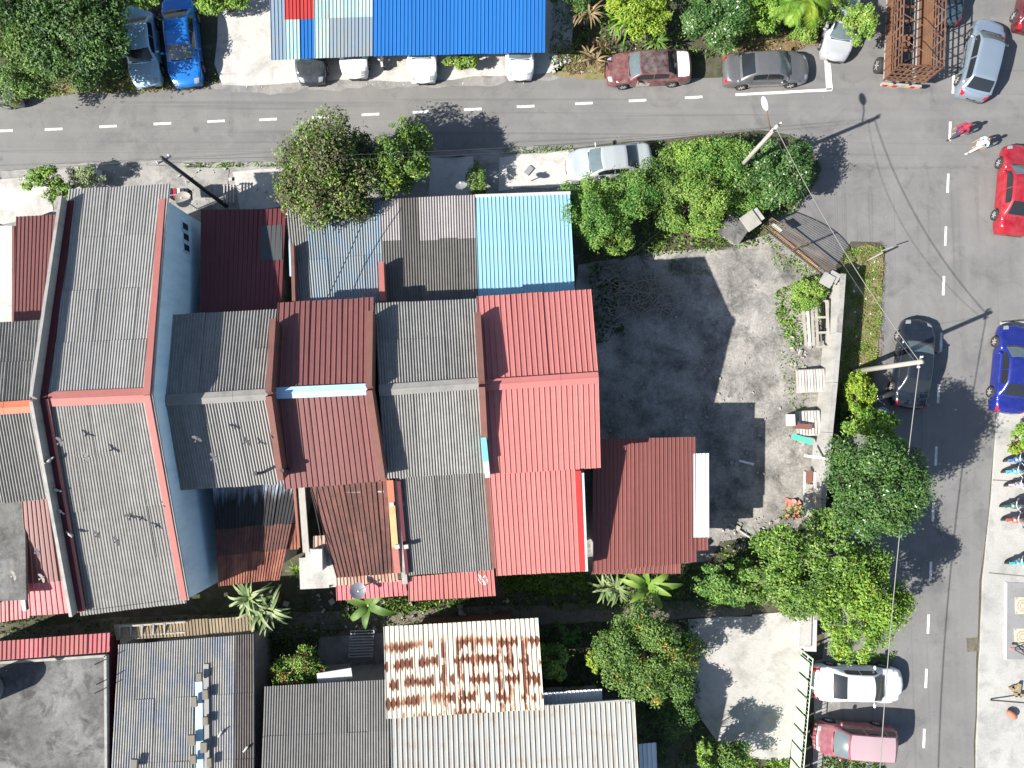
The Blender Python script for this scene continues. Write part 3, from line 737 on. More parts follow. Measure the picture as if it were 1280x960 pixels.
# ---------------------------------------------------------------- salmon house
hE, q = terraced('salmon pink ribbed roof house at the end of the row beside the bare yard', ((596,371),(738.5,362)), ((603,482),(748,472)), ((611,593),(750.5,584)),
                 7, [0,1], [0,1], M_['salmon'], None, .235, .04, 'rib', wall='white_wall')
ridge_cap(hE, P(607,481.5,RZ + .02), P(748,472,RZ + .02), .5, .10, M_['salmon'], slope=.2)
parapet(hE, (597.5,395), (602.5,480), (606,548), .27, .75, M_['brown_wall'], 6.0, 7.0)
strip(hE, 'parapet', [P(604.5,544,6.5), P(607.5,574,6.2)], .24, .7, M_['trim_cyan'])
strip(hE, 'parapet', [P(607.5,574,6.2), P(609.5,595,6.0)], .24, .5, M_['white_wall'])
leanto(hE, (593.5,246,3.2), (712,242,3.2), (718.5,368,4.15), (598,376,4.15), 6, [0,1], M_['sky_blue'], .2, .035, 'rib', wall='white_wall')
strip(hE, 'gutter', [P(593,245.5,3.2), P(713,241.5,3.2)], .16, .12, M_['white_wall'])
leanto(hE, (611,588,5.6), (724,582,5.6), (730,713.5,4.3), (620.5,719,4.3), 6, [0,1], M_['salmon'], .235, .04, 'rib', name='back_roof', wall='white_wall', inset=.3)
strip(hE, 'barge_board', [P(722.5,588,5.66), P(728.5,713,4.4)], .24, .1, M_['trim_red'])
strip(hE, 'side_wall', [P(727,588,5.3), P(732,710,4.1)], .14, .7, M_['white_wall'])
# ---------------------------------------------------------------- brown lean-to at the end
hF = house('shed', (810,630), 'brown ribbed metal roof shed with a narrow white sheet along one edge', 'shed')
leanto(hF, (741,549,3.75), (868.5,546,3.55), (870,702,3.35), (741,716,3.55), 5, [0,1], M_['brown'], .2, .035, 'rib', name='roof', wall='grey_wall', inset=.35)
leanto(hF, (866,567,3.55), (885.5,566.5,3.45), (885.5,671,3.35), (866,671.5,3.40), 1, [0,1], M_['white_sheet'], .2, .03, 'rib', name='side_roof', wall=None)
leanto(hF, (866,671,3.40), (884.5,670.5,3.35), (884.5,687,3.30), (866,688,3.35), 1, [0,1], M_['brown'], .2, .03, 'rib', name='side_roof', wall=None)
leanto(hF, (742,713,3.55), (850,700,3.37), (850,716,3.30), (738,717,3.45), 5, [0,1], M_['brown'], .2, .03, 'rib', name='back_roof', wall=None)

# ---------------------------------------------------------------- house at the edge, before the tall one
hZ, q = terraced('grey roofed house with an orange ridge before the tall house', ((-75,407),(60,400.5)), ((-85,514),(51,506)), ((-62,634),(73,622)),
                 6, [0,.5,1], [0,1], M_['asbestos_mid'], None, .125, .05, 'sine')
ridge_cap(hZ, P(-85,516,RZ + .02), P(51,507,RZ + .02), .55, .10, M_['trim_orange'], slope=.25)
leanto(hZ, (21,271,3.2), (80,268,3.2), (72,404,4.2), (18,408,4.2), 3, [0,1], M_['maroon'], .2, .035, 'rib')
mb = MB(); mb.box((P(-10,285,2.9) + P(-10,420,2.9)) / 2, (2.6, 5.6, .14), R(-1)); mb.box((P(-10,285,1.4) + P(-10,420,1.4)) / 2, (2.4, 5.4, 2.8), R(-1)); mb.build('flat_roof', M_['white_wall'], hZ)
strip(hZ, 'parapet', [P(19,283,3.2), P(19,402,3.2)], .12, .3, M_['brown_wall'])
leanto(hZ, (27,618,4.6), (74,612,4.6), (101,765,3.3), (38,769,3.3), 3, [0,.72,1], M_['maroon'], .2, .035, 'rib', name='back_roof',
       patch=lambda i, j: M_['maroon'] if j == 0 else M_['pinkred'])
mb = MB(); mb.box((P(-12,626,4.2) + P(-5,742,4.2)) / 2, (3.1, 5.0, .14), R(3)); mb.box((P(-12,626,2) + P(-5,742,2)) / 2, (2.9, 4.8, 4.1), R(3)); mb.build('flat_roof', M_['flat_roof'], hZ)
leanto(hZ, (-40,746,3.0), (36,736,3.0), (38,772,2.8), (-40,782,2.8), 3, [0,1], M_['pinkred'], .2, .035, 'rib', name='back_roof', wall=None)
strip(hZ, 'gutter_pipe', [P(29,736,3.7), P(32,762,3.3)], .2, .2, M_['white_wall'])

# ================================================================== houses of the next row
hJ = house('flat_roofed_house', (60,900), 'house with a stained flat concrete roof and a red ribbed canopy', 'house')
mb = MB(); T = [P(-80,832,3.5), P(134,818,3.5), P(136,1090,3.5), P(-80,1090,3.5)]
vs = T + [Vector((p.x, p.y, -.1)) for p in T]; mesh_obj('wall', vs, [(0,3,2,1)[::-1],(0,1,5,4),(1,2,6,5),(2,3,7,6),(3,0,4,7)], M_['grey_wall'], hJ)
mesh_obj('flat_roof', [p + Vector((0,0,.02)) for p in T] + [p + Vector((0,0,-.08)) for p in T], [(3,2,1,0),(0,1,5,4),(1,2,6,5),(2,3,7,6),(3,0,4,7)], M_['flat_roof'], hJ)
strip(hJ, 'parapet', [P(-80,833,3.58), P(133,819,3.58)], .12, .22, M_['grey_wall'])
strip(hJ, 'parapet', [P(133,819,3.58), P(135,1090,3.58)], .12, .22, M_['grey_wall'])
leanto(hJ, (-60,806,3.6), (138,791,3.6), (137,815,3.9), (-60,830,3.9), 7, [0,1], M_['pinkred'], .2, .035, 'rib', name='canopy', wall=None, patch=lambda i, j: M_['salmon'] if i % 3 else M_['pinkred'])
strip(hJ, 'side_wall', [P(141,795,3.0), P(139,1090,3.0)], .22, .9, M_['trim_maroon'])
mb = MB()
for x, y in ((8,838),(118,831),(120,856),(118,867)): mb.tube([P(x, y, 3.5), P(x, y, 4.2)], .025, 5)
mb.build('rebar', M_['steel'], hJ)
tk = house('water_tank', (-16,893), 'steel water tank on the stained flat concrete roof', 'water tank'); tk.location = P(-6,868,3.54)
mb = MB(); mb.lathe(P(-12,860,3.54), [(.65,0),(.7,.1),(.7,1.5),(.55,1.75),(.15,1.85)], 18); mb.build('tank', M_['steel'], tk, True)
mb = MB(); mb.lathe(P(-12,860,5.38), [(.2,0),(.2,.08)], 12); mb.build('lid', M_['black_plastic'], tk)

hK = house('corrugated_house', (230,880), 'weathered blue grey corrugated roof with a bright blue strip down it', 'house')
a, b, c, d = leanto(hK, (148,806,3.3), (319,792,3.3), (319,1100,3.9), (132,1100,3.9), 7, [0,.25,.52,.78,1], M_['blue_grey'], .125, .045, 'sine', name='roof', wall='grey_wall', inset=.6,
       patch=lambda i, j: M_['brown_asbestos'] if i >= 6 else M_['blue_grey'])
strip(hK, 'roof_strip', [P(248.5,852,3.46), P(250,965,3.68)], .34, .05, M_['trim_blue'])
strip(hK, 'roof_strip', [P(258,830,3.46), P(259,965,3.78)], .22, .05, M_['asbestos_light'])
for (x, y, k) in ((249,846,0),(243,877,0),(257,868,1),(257,901,1),(240,925,0),(255,934,0),(242,949,0),(262,953,1),(168,955,1)):
    mb = MB(); mb.box(P(x, y, 3.72 + (y - 860) * .002), (.26 + random.uniform(-.06,.06), .42 + random.uniform(-.1,.1), .14), random.uniform(-.1, .1)); mb.build('ballast_block', M_['block_grey'], hK)
leanto(hK, (143,781,2.9), (318,770,2.9), (319,791,3.1), (146,800,3.1), 6, [0,1], M_['plank'], .16, .03, 'rib', name='canopy', wall=None)
mb = MB()
for k in range(5):
    a = P(148 + k * 14, 783 - k, 3.02); mb.beam(a, a + Vector((1.1, .07, .03)), .08, .08); mb.beam(a + Vector((0, -.5, .0)), a + Vector((1.1, -.42, .03)), .08, .08); mb.beam(a + Vector((.1, .0, .05)), a + Vector((.1, -.5, .05)), .07, .07)
mb.build('loose_frame', M_['wood_grey'], hK)

hL = house('corrugated_house', (405,900), 'charcoal corrugated roof between the blue grey roof and the rusty white roof', 'house')
leanto(hL, (331,858,3.2), (487,848.5,3.2), (489,1100,3.8), (322,1100,3.8), 6, [0,.27,.6,1], M_['asbestos_dark'], .125, .045, 'sine', name='roof', wall='grey_wall')
strip(hL, 'ledge', [P(397,848,2.9), P(440,841,2.9)], .5, .1, M_['white_wall'])

hM = house('tin_roofed_house', (600,860), 'white tin roofed house streaked with brown rust in rows', 'house')
leanto(hM, (479.5,783,4.3), (672.5,772,4.3), (680,886,3.6), (483,897.5,3.6), 8, [0,1], M_['white_rust'], .235, .04, 'rib', name='roof', wall='brown_wall', inset=1.1)
leanto(hM, (488,893,3.3), (793,875.5,3.3), (799,985,4.7), (490,985,4.7), 12, [0,1], M_['white_tin'], .235, .04, 'rib', name='lower_roof', wall='white_wall', inset=1.1)
leanto(hM, (679,865,2.7), (752,861,2.7), (753,879,2.6), (680,882,2.6), 3, [0,1], M_['steel_blue'], .2, .035, 'rib', name='canopy', wall=None, patch=lambda i, j: M_['white_sheet'])
leanto(hM, (798,930,3.0), (820,928,2.9), (822,985,2.9), (800,985,3.0), 1, [0,1], M_['white_sheet'], .2, .035, 'rib', name='side_roof', wall=None)
leanto(hM, (490,985.5,4.7), (799,985.5,4.7), (800,1110,3.3), (492,1110,3.3), 12, [0,1], M_['white_tin'], .235, .04, 'rib', name='lower_roof', wall=None)
strip(hM, 'gutter', [P(682,883,3.3), P(793,874.5,3.3)], .12, .12, M_['grey_wall'])

# ================================================================== carports across the road
GC = 'carports beside the road'
hP = house('carport', (400,30), 'carport roofed with patched blue, red and pale green sheets', 'carport', GC)
def pp(i, j):
    if j == 0: return [M_['steel_blue'], M_['patch_red'], M_['faded_teal'], M_['faded_teal'], M_['faded_teal']][min(i // 2 if i < 3 else (i + 1) // 2, 4)] if i not in (1, 2) else [M_['steel_blue'], M_['patch_red']][1 if i in (1, 2) else 0]
    return [M_['steel_blue'], M_['faded_teal'], M_['blue'], M_['faded_teal'], M_['faded_blue'], M_['faded_blue'], M_['faded_blue']][i]
roof(hP, (336,-60,2.9), (466,-62,2.9), (465.5,70,2.6), (339.5,76,2.6), 7, [0,.62,1], M_['faded_teal'], .2, .035, 'rib', patch=pp)
mb = MB()
for x, y in ((345,72),(400,69),(458,66),(345,-40),(458,-45)): mb.tube([P(x, y, 0), P(x, y, 2.6)], .05, 6)
mb.build('post', M_['steel'], hP)
hQ = house('carport', (570,30), 'carport with a plain bright blue ribbed roof', 'carport', GC)
roof(hQ, (466.5,-62,2.9), (682,-66,2.9), (681,66,2.6), (466,70.5,2.6), 9, [0,1], M_['blue'], .2, .035, 'rib')
mb = MB()
for x, y in ((472,66),(575,63),(672,60),(575,-45),(672,-45)): mb.tube([P(x, y, 0), P(x, y, 2.6)], .05, 6)
mb.build('post', M_['steel'], hQ)
mb = MB(); mb.beam(P(470,63,2.5), P(676,59,2.5), .08, .12); mb.build('roof_beam', M_['steel'], hQ)

# ================================================================== yard walls and gates
def yard_wall():
    t = empty('yard_wall', P(1030,480,0), 'low pale concrete wall along the bare yard and the road', 'wall')
    pts = [P(1036,350,0), P(1031,420,0), P(1026,480,0), P(1020,540,0), P(1012,620,0), P(1006,690,0), P(1004,764,0)]
    for a, b in zip(pts[:-1], pts[1:]):
        mb = MB(); up = Vector((0, 0, .8)); d = (b - a).normalized() * .01
        mb.beam(a + up + d, b + up - d, [.2,.2][0], 1.6); wl = mb.build('wall_bay', M_['grey_wall'], t)
        mb = MB(); mb.beam(a + up * 2.06 + d, b + up * 2.06 - d, .26, .1); mb.build('coping', M_['grey_wall'] if random.random() < .5 else M_['concrete'], wl)
    mb = MB(); mb.box(P(1034,350,.85), (.5, .5, 1.7), R(-30)); mb.box(P(1034,350,1.73), (.62, .62, .1), R(-30)); mb.build('gate_pier', M_['grey_wall'], t)
yard_wall()
t = empty('driveway_wall', P(1012,790,0), 'short white wall post beside the green gate', 'wall')
mb = MB(); mb.beam(P(1007,764,.8), P(1006,808,.8), .5, 1.6); mb.build('wall_bay', M_['white_wall'], t)
mb = MB(); mb.beam(P(1007,764,1.64), P(1006,808,1.64), .6, .08); mb.build('coping', M_['pale_concrete'], t)
def rail_gate(name, label, a, b, h, nb, mat, panel=None, curve=0.0, rail=None):
    t = empty(name, a, label, 'gate'); d = (b - a); ln = d.length; d.normalize()
    top = lambda s: h + curve * math.sin(math.pi * min(1, max(0, s)))
    for i in range(nb + 1):
        s = i / nb; p = a + d * (ln * s); mb = MB(); mb.tube([p + Vector((0,0,.08)), p + Vector((0,0,top(s)))], .016, 4); mb.build('bar', mat, t)
    for z in (.12, h * .62):
        mb = MB(); mb.beam(a + Vector((0,0,z)), b + Vector((0,0,z)), .04, .05); mb.build('rail', rail or mat, t)
    mb = MB(); mb.tube([a + d * (ln * i / 14) + Vector((0,0,top(i / 14))) for i in range(15)], .025, 5); mb.build('rail', rail or mat, t)
    for s in (0, .5, 1):
        p = a + d * (ln * s); mb = MB(); mb.box(p + Vector((0,0,top(s) / 2)), (.07, .07, top(s)), 0); mb.build('upright', rail or mat, t)
    if panel:
        for s0, s1, z0, z1, m in panel:
            mb = MB(); c = a + d * (ln * (s0 + s1) / 2) + Vector((0, 0, (z0 + z1) / 2)); mb.box(c, (ln * (s1 - s0), .02, z1 - z0), math.atan2(d.y, d.x)); mb.build('panel', m, t)
    return t
rail_gate('iron_gate', 'rusty iron bar gate with a curved top across the yard mouth', P(951,284,0), P(1027,345,0), 1.7, 44, M_['old_iron'], [(.06,.2,.95,1.35,M_['white_wall'])], .45)
tr = empty('gate_rail', P(956,282,0), 'yellow steel sliding rail at the foot of the rusty gate', 'rail')
mb = MB(); mb.beam(P(962,284,.12), P(1022,334,.12), .07, .08); mb.build('rail', M_['trim_yellow'], tr)
g2 = rail_gate('green_gate', 'pale green barred gate along the concrete drive', P(1001,812,0), P(984,1010,0), 1.5, 40, M_['white_paint'], None, 0, m_plain('gate_green', (.40,.52,.36), .5))
for k in range(9):
    a, b = P(1000 - k * 1.85, 818 + k * 21.5, 0), P(1000 - k * 1.85 - 1.6, 818 + k * 21.5 + 18.5, 0); d = b - a
    mb = MB(); c = (a + b) / 2 + Vector((-.06, 0, .72)); mb.box(c, (d.length, .03, 1.2), math.atan2(d.y, d.x)); mb.build('panel', bpy.data.materials['gate_green'], g2)
strip(g2, 'track', [P(1006,818,.08), P(991,1010,.08)], .4, .1, M_['pale_concrete'])
for lab, x, y, h, sz, rz, m in (('stone gate pier with a dark sloping top half buried in weeds', 917, 287, 1.0, (1.15,1.0), -35, 'grey_wall'), ('weathered concrete gate pier at the end of the iron gate', 938, 276, 1.7, (.62,.7), 35, 'pale_concrete')):
    t = empty('gate_pier', P(x, y, 0), lab, 'gate pier', 'gate piers of the yard')
    mb = MB(); mb.box(P(x, y, h / 2), (*sz, h), R(rz)); mb.build('block', M_['pale_concrete'], t)
    mb = MB(); mb.box(P(x, y, h + .05), (sz[0] + .16, sz[1] + .16, .1), R(rz)); mb.build('coping', M_['wood_grey'] if h > 1 else M_['flat_roof'], t)

# ================================================================== VEHICLES
WHEEL = {}
def wheel_meshes(r=.31, wd=.2):
    k = (r, wd)
    if k in WHEEL: return WHEEL[k]
    Mx = Matrix.Rotation(R(90), 3, 'X')
    mb = MB(); mb.lathe((0,0,0), [(r*.62,-wd/2),(r*.95,-wd/2),(r,-wd*.3),(r,wd*.3),(r*.95,wd/2),(r*.62,wd/2)], 20, Mx)
    t = mb.build('tyre', MT['rubber'], None, True, True)
    mb = MB(); mb.lathe((0,0,0), [(r*.62,-wd/2-.004),(r*.66,-wd/2-.012),(r*.58,-wd/2+.02),(r*.2,-wd/2+.015),(r*.12,-wd/2-.005)], 20, Mx)
    for q in range(6):
        a = q * math.pi / 3
        mb.beam((math.cos(a)*r*.1, -wd/2, math.sin(a)*r*.1), (math.cos(a)*r*.6, -wd/2+.0, math.sin(a)*r*.6), .05, .02, (0,1,0))
    rm = mb.build('rim', MT['rim'], None, False, True)
    WHEEL[k] = (t.data, rm.data)
    for o in (t, rm): bpy.data.objects.remove(o)
    return WHEEL[k]

def add_wheel(parent, x, y, z, r, wd, flip, rz=0):
    tm, rm = wheel_meshes(r, wd)
    o = bpy.data.objects.new('wheel', tm); COL.objects.link(o); o.parent = parent; o.location = (x, y, z)
    o.rotation_euler = (0, 0, (math.pi if flip else 0) + rz)
    q = bpy.data.objects.new('rim', rm); COL.objects.link(q); q.parent = o

def lerp(a, b, t): return a + (b - a) * t
def interp(x, pts):
    if x <= pts[0][0]: return pts[0][1]
    for (x0, y0), (x1, y1) in zip(pts[:-1], pts[1:]):
        if x <= x1:
            t = (x - x0) / (x1 - x0); t = t * t * (3 - 2 * t) * .6 + t * .4
            return lerp(y0, y1, t)
    return pts[-1][1]

KIND = {   # along t = 0 (nose) .. 1 (tail): deck heights, cabin marks (screen base, roof front, roof rear, rear glass base), roof height
    'sedan': dict(H=1.43, deck=[(0,.52),(.025,.66),(.07,.74),(.27,.92),(.5,.94),(.8,.97),(.95,.95),(.985,.80),(1,.55)], cab=(.25,.41,.66,.83), rw=.70),
    'old':   dict(H=1.38, deck=[(0,.56),(.015,.68),(.04,.76),(.27,.88),(.5,.90),(.8,.93),(.965,.92),(.99,.80),(1,.55)], cab=(.26,.395,.68,.82), rw=.74),
    'hatch': dict(H=1.50, deck=[(0,.52),(.02,.68),(.06,.78),(.24,.96),(.5,.97),(.85,.98),(.965,.95),(.99,.78),(1,.55)], cab=(.20,.38,.83,.96), rw=.72),
    'mpv':   dict(H=1.62, deck=[(0,.54),(.02,.70),(.05,.82),(.21,1.0),(.5,1.0),(.9,1.0),(.97,.98),(.99,.78),(1,.55)], cab=(.19,.34,.88,.965), rw=.78),
}
GCAR = 'cars parked beside the road'
PAINT = {}
def paint(c, dust=.15, metal=.25):
    k = (c, dust, metal)
    if k not in PAINT: PAINT[k] = m_paint('car_paint', c, metal=metal, dust=dust)
    return PAINT[k]

def car(label, front, rear, col, kind='sedan', cat='car', W=None, roof_col=None, trunk_col=None, hood_col=None, door_col=None, glass='glass', dust=.15, metal=.25, screen='glass_light', L=None, z=.03):
    a, b = P(*front, .7), P(*rear, .7)
    d = a - b; d.z = 0; Ln = L or d.length; yaw = math.atan2(d.y, d.x); c = (a + b) / 2
    K = KIND[kind]; W = W or min(1.78, max(1.52, Ln * .39)); H = K['H']; hw = W / 2
    t_ = empty('parked_car', (c.x, c.y, z), label, cat, GCAR, yaw)
    pm = paint(col, dust, metal)
    X = lambda t: Ln / 2 - t * Ln
    wx = (.185, .79 if kind in ('hatch', 'mpv') else .785); wr = .31 if kind != 'mpv' else .30
    def halfw(t):
        f = 1 - .20 * max(0, 1 - t / .16) ** 2.2 - .16 * max(0, 1 - (1 - t) / .13) ** 2.2
        return hw * f * (1 - .02 * math.sin(math.pi * t))
    def B(t, s):
        """body skin: t nose to tail, s -1..1 over the top from sill to sill"""
        k = abs(s); sg = 1 if s >= 0 else -1
        zt = interp(t, K['deck']); w = halfw(t)
        zb = .2
        for q in wx:
            dx = abs(t - q) * Ln
            if dx < wr + .06: zb = max(zb, .3 + math.sqrt(max(0, (wr + .06) ** 2 - dx * dx)) - .02)
        zb = min(zb, zt - .12)
        prof = [(0,0.0,1.0),(.30,.45,.99),(.5,.78,.965),(.6,.93,.90),(.68,.985,.78),(.8,1.0,.45),(.92,.985,.12),(1.0,.95,0.0)]
        for (k0, y0, h0), (k1, y1, h1) in zip(prof[:-1], prof[1:]):
            if k <= k1 + 1e-9:
                u = (k - k0) / (k1 - k0); y, h = lerp(y0, y1, u), lerp(h0, h1, u); break
        zlow = zb; span = zt - zlow
        z_ = zt + .03 * (1 - (y) ** 2) - .03 if k < .5 else None
        hz = zlow + span * h if k >= .5 else zt - (1 - h) * span
        bul = .16 * (1 - (y * .98) ** 2)
        x = X(t) + bul * max(0, 1 - t / .2) ** 1.5 - .10 * (1 - y ** 2) * max(0, 1 - (1 - t) / .15) ** 1.5
        return Vector((x, sg * y * w, hz))
    ts = sorted(set([round(i / 34, 4) for i in range(35)] + [.012, .02, .985, .993] + [q + dx / Ln for q in wx for dx in (-.37,-.36,-.28,-.15,0,.15,.28,.36,.37)]))
    ss = [-1,-.92,-.8,-.68,-.6,-.5,-.3,0,.3,.5,.6,.68,.8,.92,1]
    vs = [B(t, s) for t in ts for s in ss]; n = len(ss); fs = []
    for i in range(len(ts) - 1):
        for j in range(n - 1): fs.append((i*n+j, i*n+j+1, (i+1)*n+j+1, (i+1)*n+j))
    fs.append(tuple(range(n))[::-1]); fs.append(tuple(range((len(ts)-1)*n, len(ts)*n)))
    body = mesh_obj('body', vs, fs, pm, t_, True, local=True)
    mb = MB(); mb.box((0, 0, .42), (Ln * .9, W * .86, .4)); mb.build('underbody', MT['void'], t_, local=True)
    # cabin
    ca, cb, cc, cd = K['cab']; wb = hw * .925; wt = hw * K['rw']
    st = [(ca, interp(ca, K['deck']) - .01, 1), (cb, H - .035, 0), ((cb + cc) / 2, H, 0), (cc, H - .04, 0), (cd, interp(cd, K['deck']) - .01, 1)]
    us = [0, .25, .5, .75, 1.0]
    def C(u, v):
        k = abs(v); sg = 1 if v >= 0 else -1
        i = min(3, int(u * 4)); f = u * 4 - i
        def sec(q):
            t, zt, flat = st[q]; zb = interp(t, K['deck']) - .02
            if k < .6:
                kk = k / .6; y = (wb * .90 if flat else wt) * kk; z_ = zt + (0 if flat else -.035 * kk ** 3)
            else:
                kk = (k - .6) / .4
                y = lerp(wb * .90 if flat else wt, wb, kk ** .8); z_ = lerp(zt - (0 if flat else .035), zb, kk)
            x = X(t) + (.13 if q < 2 else -.05 if q == 4 else -.03 if q == 3 else 0) * (1 - min(1, y / wb) ** 2)
            return Vector((x, y, z_))
        p = sec(i).lerp(sec(i + 1), f); bow = .035 * math.sin(math.pi * f) if i in (0, 3) else 0
        p.z += bow; p.y *= sg; return p
    def patch(u0, u1, v0, v1, nu, nv, off):
        vs = []; 
        for i in range(nu + 1):
            for j in range(nv + 1):
                u, v = lerp(u0, u1, i / nu), lerp(v0, v1, j / nv)
                e = .01
                du = C(min(1, u + e), v) - C(max(0, u - e), v); dv = C(u, min(1, v + e)) - C(u, max(-1, v - e))
                nn = du.cross(dv); nn.normalize()
                p = C(u, v)
                if nn.dot(p - Vector((p.x, 0, .6))) < 0: nn = -nn
                vs.append(p + nn * off)
        fs = [(i*(nv+1)+j, i*(nv+1)+j+1, (i+1)*(nv+1)+j+1, (i+1)*(nv+1)+j) for i in range(nu) for j in range(nv)]
        return vs, fs
    vs, fs = patch(0, 1, -1, 1, 24, 20, 0); mesh_obj('cabin', vs, fs, pm, t_, True, local=True)
    def glassp(name, u0, u1, v0, v1, m, nu=5, nv=6, off=.007):
        vs, fs = patch(u0, u1, v0, v1, nu, nv, off); mesh_obj(name, vs, fs, m, t_, True, local=True)
    g = MT[glass]; gs = MT[screen]
    glassp('windscreen', .035, .235, -.555, .555, gs, 6, 10)
    glassp('rear_window', .775, .965, -.53, .53, g, 5, 8)
    for s in (-1, 1):
        for u0, u1 in (((.13, .475), (.495, .80)) if kind != 'mpv' else ((.13,.42),(.44,.66),(.68,.85))):
            glassp('side_window', u0, u1, s * .66, s * .93, g, 8, 3)
    if roof_col: glassp('roof_panel', .262, .74, -.575, .575, paint(roof_col, .45, .05), 10, 8, .006)
    def skin(name, t0, t1, s0, s1, m, nt=8, ns=8, off=.006):
        vs = []
        for i in range(nt + 1):
            for j in range(ns + 1):
                t, s = lerp(t0, t1, i / nt), lerp(s0, s1, j / ns); p = B(t, s); e = .004
                nn = (B(t + e, s) - B(t - e, s)).cross(B(t, s + .02) - B(t, s - .02)); nn.normalize()
                if nn.dot(p - Vector((p.x, 0, .3))) < 0: nn = -nn
                vs.append(p + nn * off)
        fs = [(i*(ns+1)+j, i*(ns+1)+j+1, (i+1)*(ns+1)+j+1, (i+1)*(ns+1)+j) for i in range(nt) for j in range(ns)]
        return mesh_obj(name, vs, fs, m, t_, True, local=True)
    skin('bonnet', .035, ca - .008, -.53, .53, paint(hood_col, .3, .1) if hood_col else pm, 8, 10)
    if cd < .9: skin('boot_lid', cd + .012, .96, -.52, .52, paint(trunk_col, .1, .05) if trunk_col else pm, 6, 10)
    for s in (-1, 1):
        for k, (t0, t1) in enumerate(((ca + .075, .50), (.505, .695))):
            m = paint(door_col, .2, .05) if (door_col and k == 0) else pm
            dr = skin('door', t0, t1, s * .66, s * .94, m, 6, 4, .005)
            p = B(t1 - .02, s * .7); mb = MB(); mb.box((p.x, p.y + s * .012, p.z), (.16, .025, .03)); mb.build('door_handle', MT['black_plastic'] if kind == 'old' else pm, dr, local=True)
        skin('headlight', .012, .055, s * .36, s * .56, MT['lamp_clear'], 3, 3, .008)
        skin('tail_light', .978, .996, s * .46, s * .62, MT['lamp_red'], 3, 4, .009)
        if kind in ('hatch', 'sedan'): skin('tail_light', .95, .98, s * .55, s * .64, MT['lamp_red'], 3, 3, .008)
        p = C(.1, s * .95); mb = MB(); mb.ball((p.x - .12, s * (hw + .07), .98), .07, .12, .08, 8, 6); mb.beam((p.x - .1, s * hw * .9, .93), (p.x - .12, s * (hw + .05), .96), .05, .04); mb.build('mirror', pm, t_, True, local=True)
        for q in wx: add_wheel(t_, X(q), s * (hw - .11), wr, wr, .2, s > 0)
    mb = MB(); f = B(.006, 0); mb.box((f.x - .02, 0, .47), (.07, W * .42, .10)); mb.build('grille', MT['black_plastic'], t_, local=True)
    mb = MB(); mb.box((f.x + .01, 0, .34), (.03, .48, .11)); mb.build('number_plate', MT['black_plastic'], t_, local=True)
    f = B(.994, 0); mb = MB(); mb.box((f.x - .005, 0, .52), (.03, .48, .11)); mb.build('number_plate', MT['black_plastic'], t_, local=True)
    # windscreen wipers and cowl
    w0 = C(.012, 0); mb = MB(); mb.beam(C(.02, -.45) + Vector((0,0,.015)), C(.02, .45) + Vector((0,0,.015)), .10, .02); mb.build('cowl', MT['black_plastic'], t_, local=True)
    return t_

car('silver saloon car on the pale slab before the green shrubs', (711,207.5), (814,197), (.40,.44,.45), 'sedan', dust=.25)
car('faded maroon saloon with a white boot lid and a pale front door', (760,87), (863,82), (.12,.034,.036), 'old', trunk_col=(.72,.71,.72), door_col=(.45,.45,.40), roof_col=(.05,.022,.024), dust=.35, metal=0)
car('grey saloon car inside the white painted corner line', (1009,83.5), (906,87.5), (.16,.165,.17), 'sedan', dust=.15, metal=.5)
car('silver blue hatchback behind the rusty cage lorry', (1239,27), (1216,121), (.27,.34,.42), 'hatch', metal=.5, W=1.72)
car('bright red car at the frame edge beyond the two walkers', (1276,183), (1267,292), (.34,.008,.022), 'sedan')
car('black navy car parked beneath the concrete pole', (1149,402), (1136,509), (.012,.018,.03), 'sedan', dust=.04)
car('royal blue car parked on the far kerb', (1271,409), (1261,515), (.012,.022,.20), 'sedan', dust=.05)
car('white saloon car parked by the green gate under the wire', (1127,857), (1017,853), (.74,.75,.75), 'sedan', dust=.05, metal=0, screen='glass')
car('faded pinkish red car with a sun bleached roof', (1020,922), (1120,929), (.23,.055,.075), 'mpv', roof_col=(.42,.29,.32), dust=.35, metal=.05)
car('pale blue old car tucked under the big tree', (183,104), (172,8), (.36,.55,.68), 'old', dust=.25, metal=.1, screen='glass')
car('vivid blue saloon car beside the pale concrete apron', (233,104), (222,-2), (.008,.16,.52), 'sedan', dust=.05)
car('dark blue car behind the vivid blue one under leaves', (222,-8), (216,-100), (.02,.03,.22), 'sedan')
car('charcoal car nosing out from under the patched roof', (389,101), (386,6), (.03,.04,.05), 'sedan')
car('white car nosing out from under the patched roof', (443,93.5), (441,5), (.70,.70,.69), 'hatch', metal=0)
car('white car nosing furthest out from under the plain blue roof', (528,99), (526,5), (.72,.73,.73), 'sedan', metal=0)
car('white car near the corner post of the plain blue roof', (650,95.5), (648,5), (.70,.71,.72), 'hatch', metal=0)
car('grey car hidden by the big tree at the frame edge', (-72,108), (25,113), (.13,.135,.14), 'sedan')
car('pale silver car overgrown by the roadside bush', (1044,71), (1058,-20), (.42,.44,.47), 'hatch', dust=.3)
car('dark green blue car beside the rusty cage lorry', (1184,-70), (1182,28), (.03,.06,.08), 'sedan')
car('dark maroon car cut by the frame corner', (1305,-50), (1286,38), (.10,.012,.02), 'hatch')

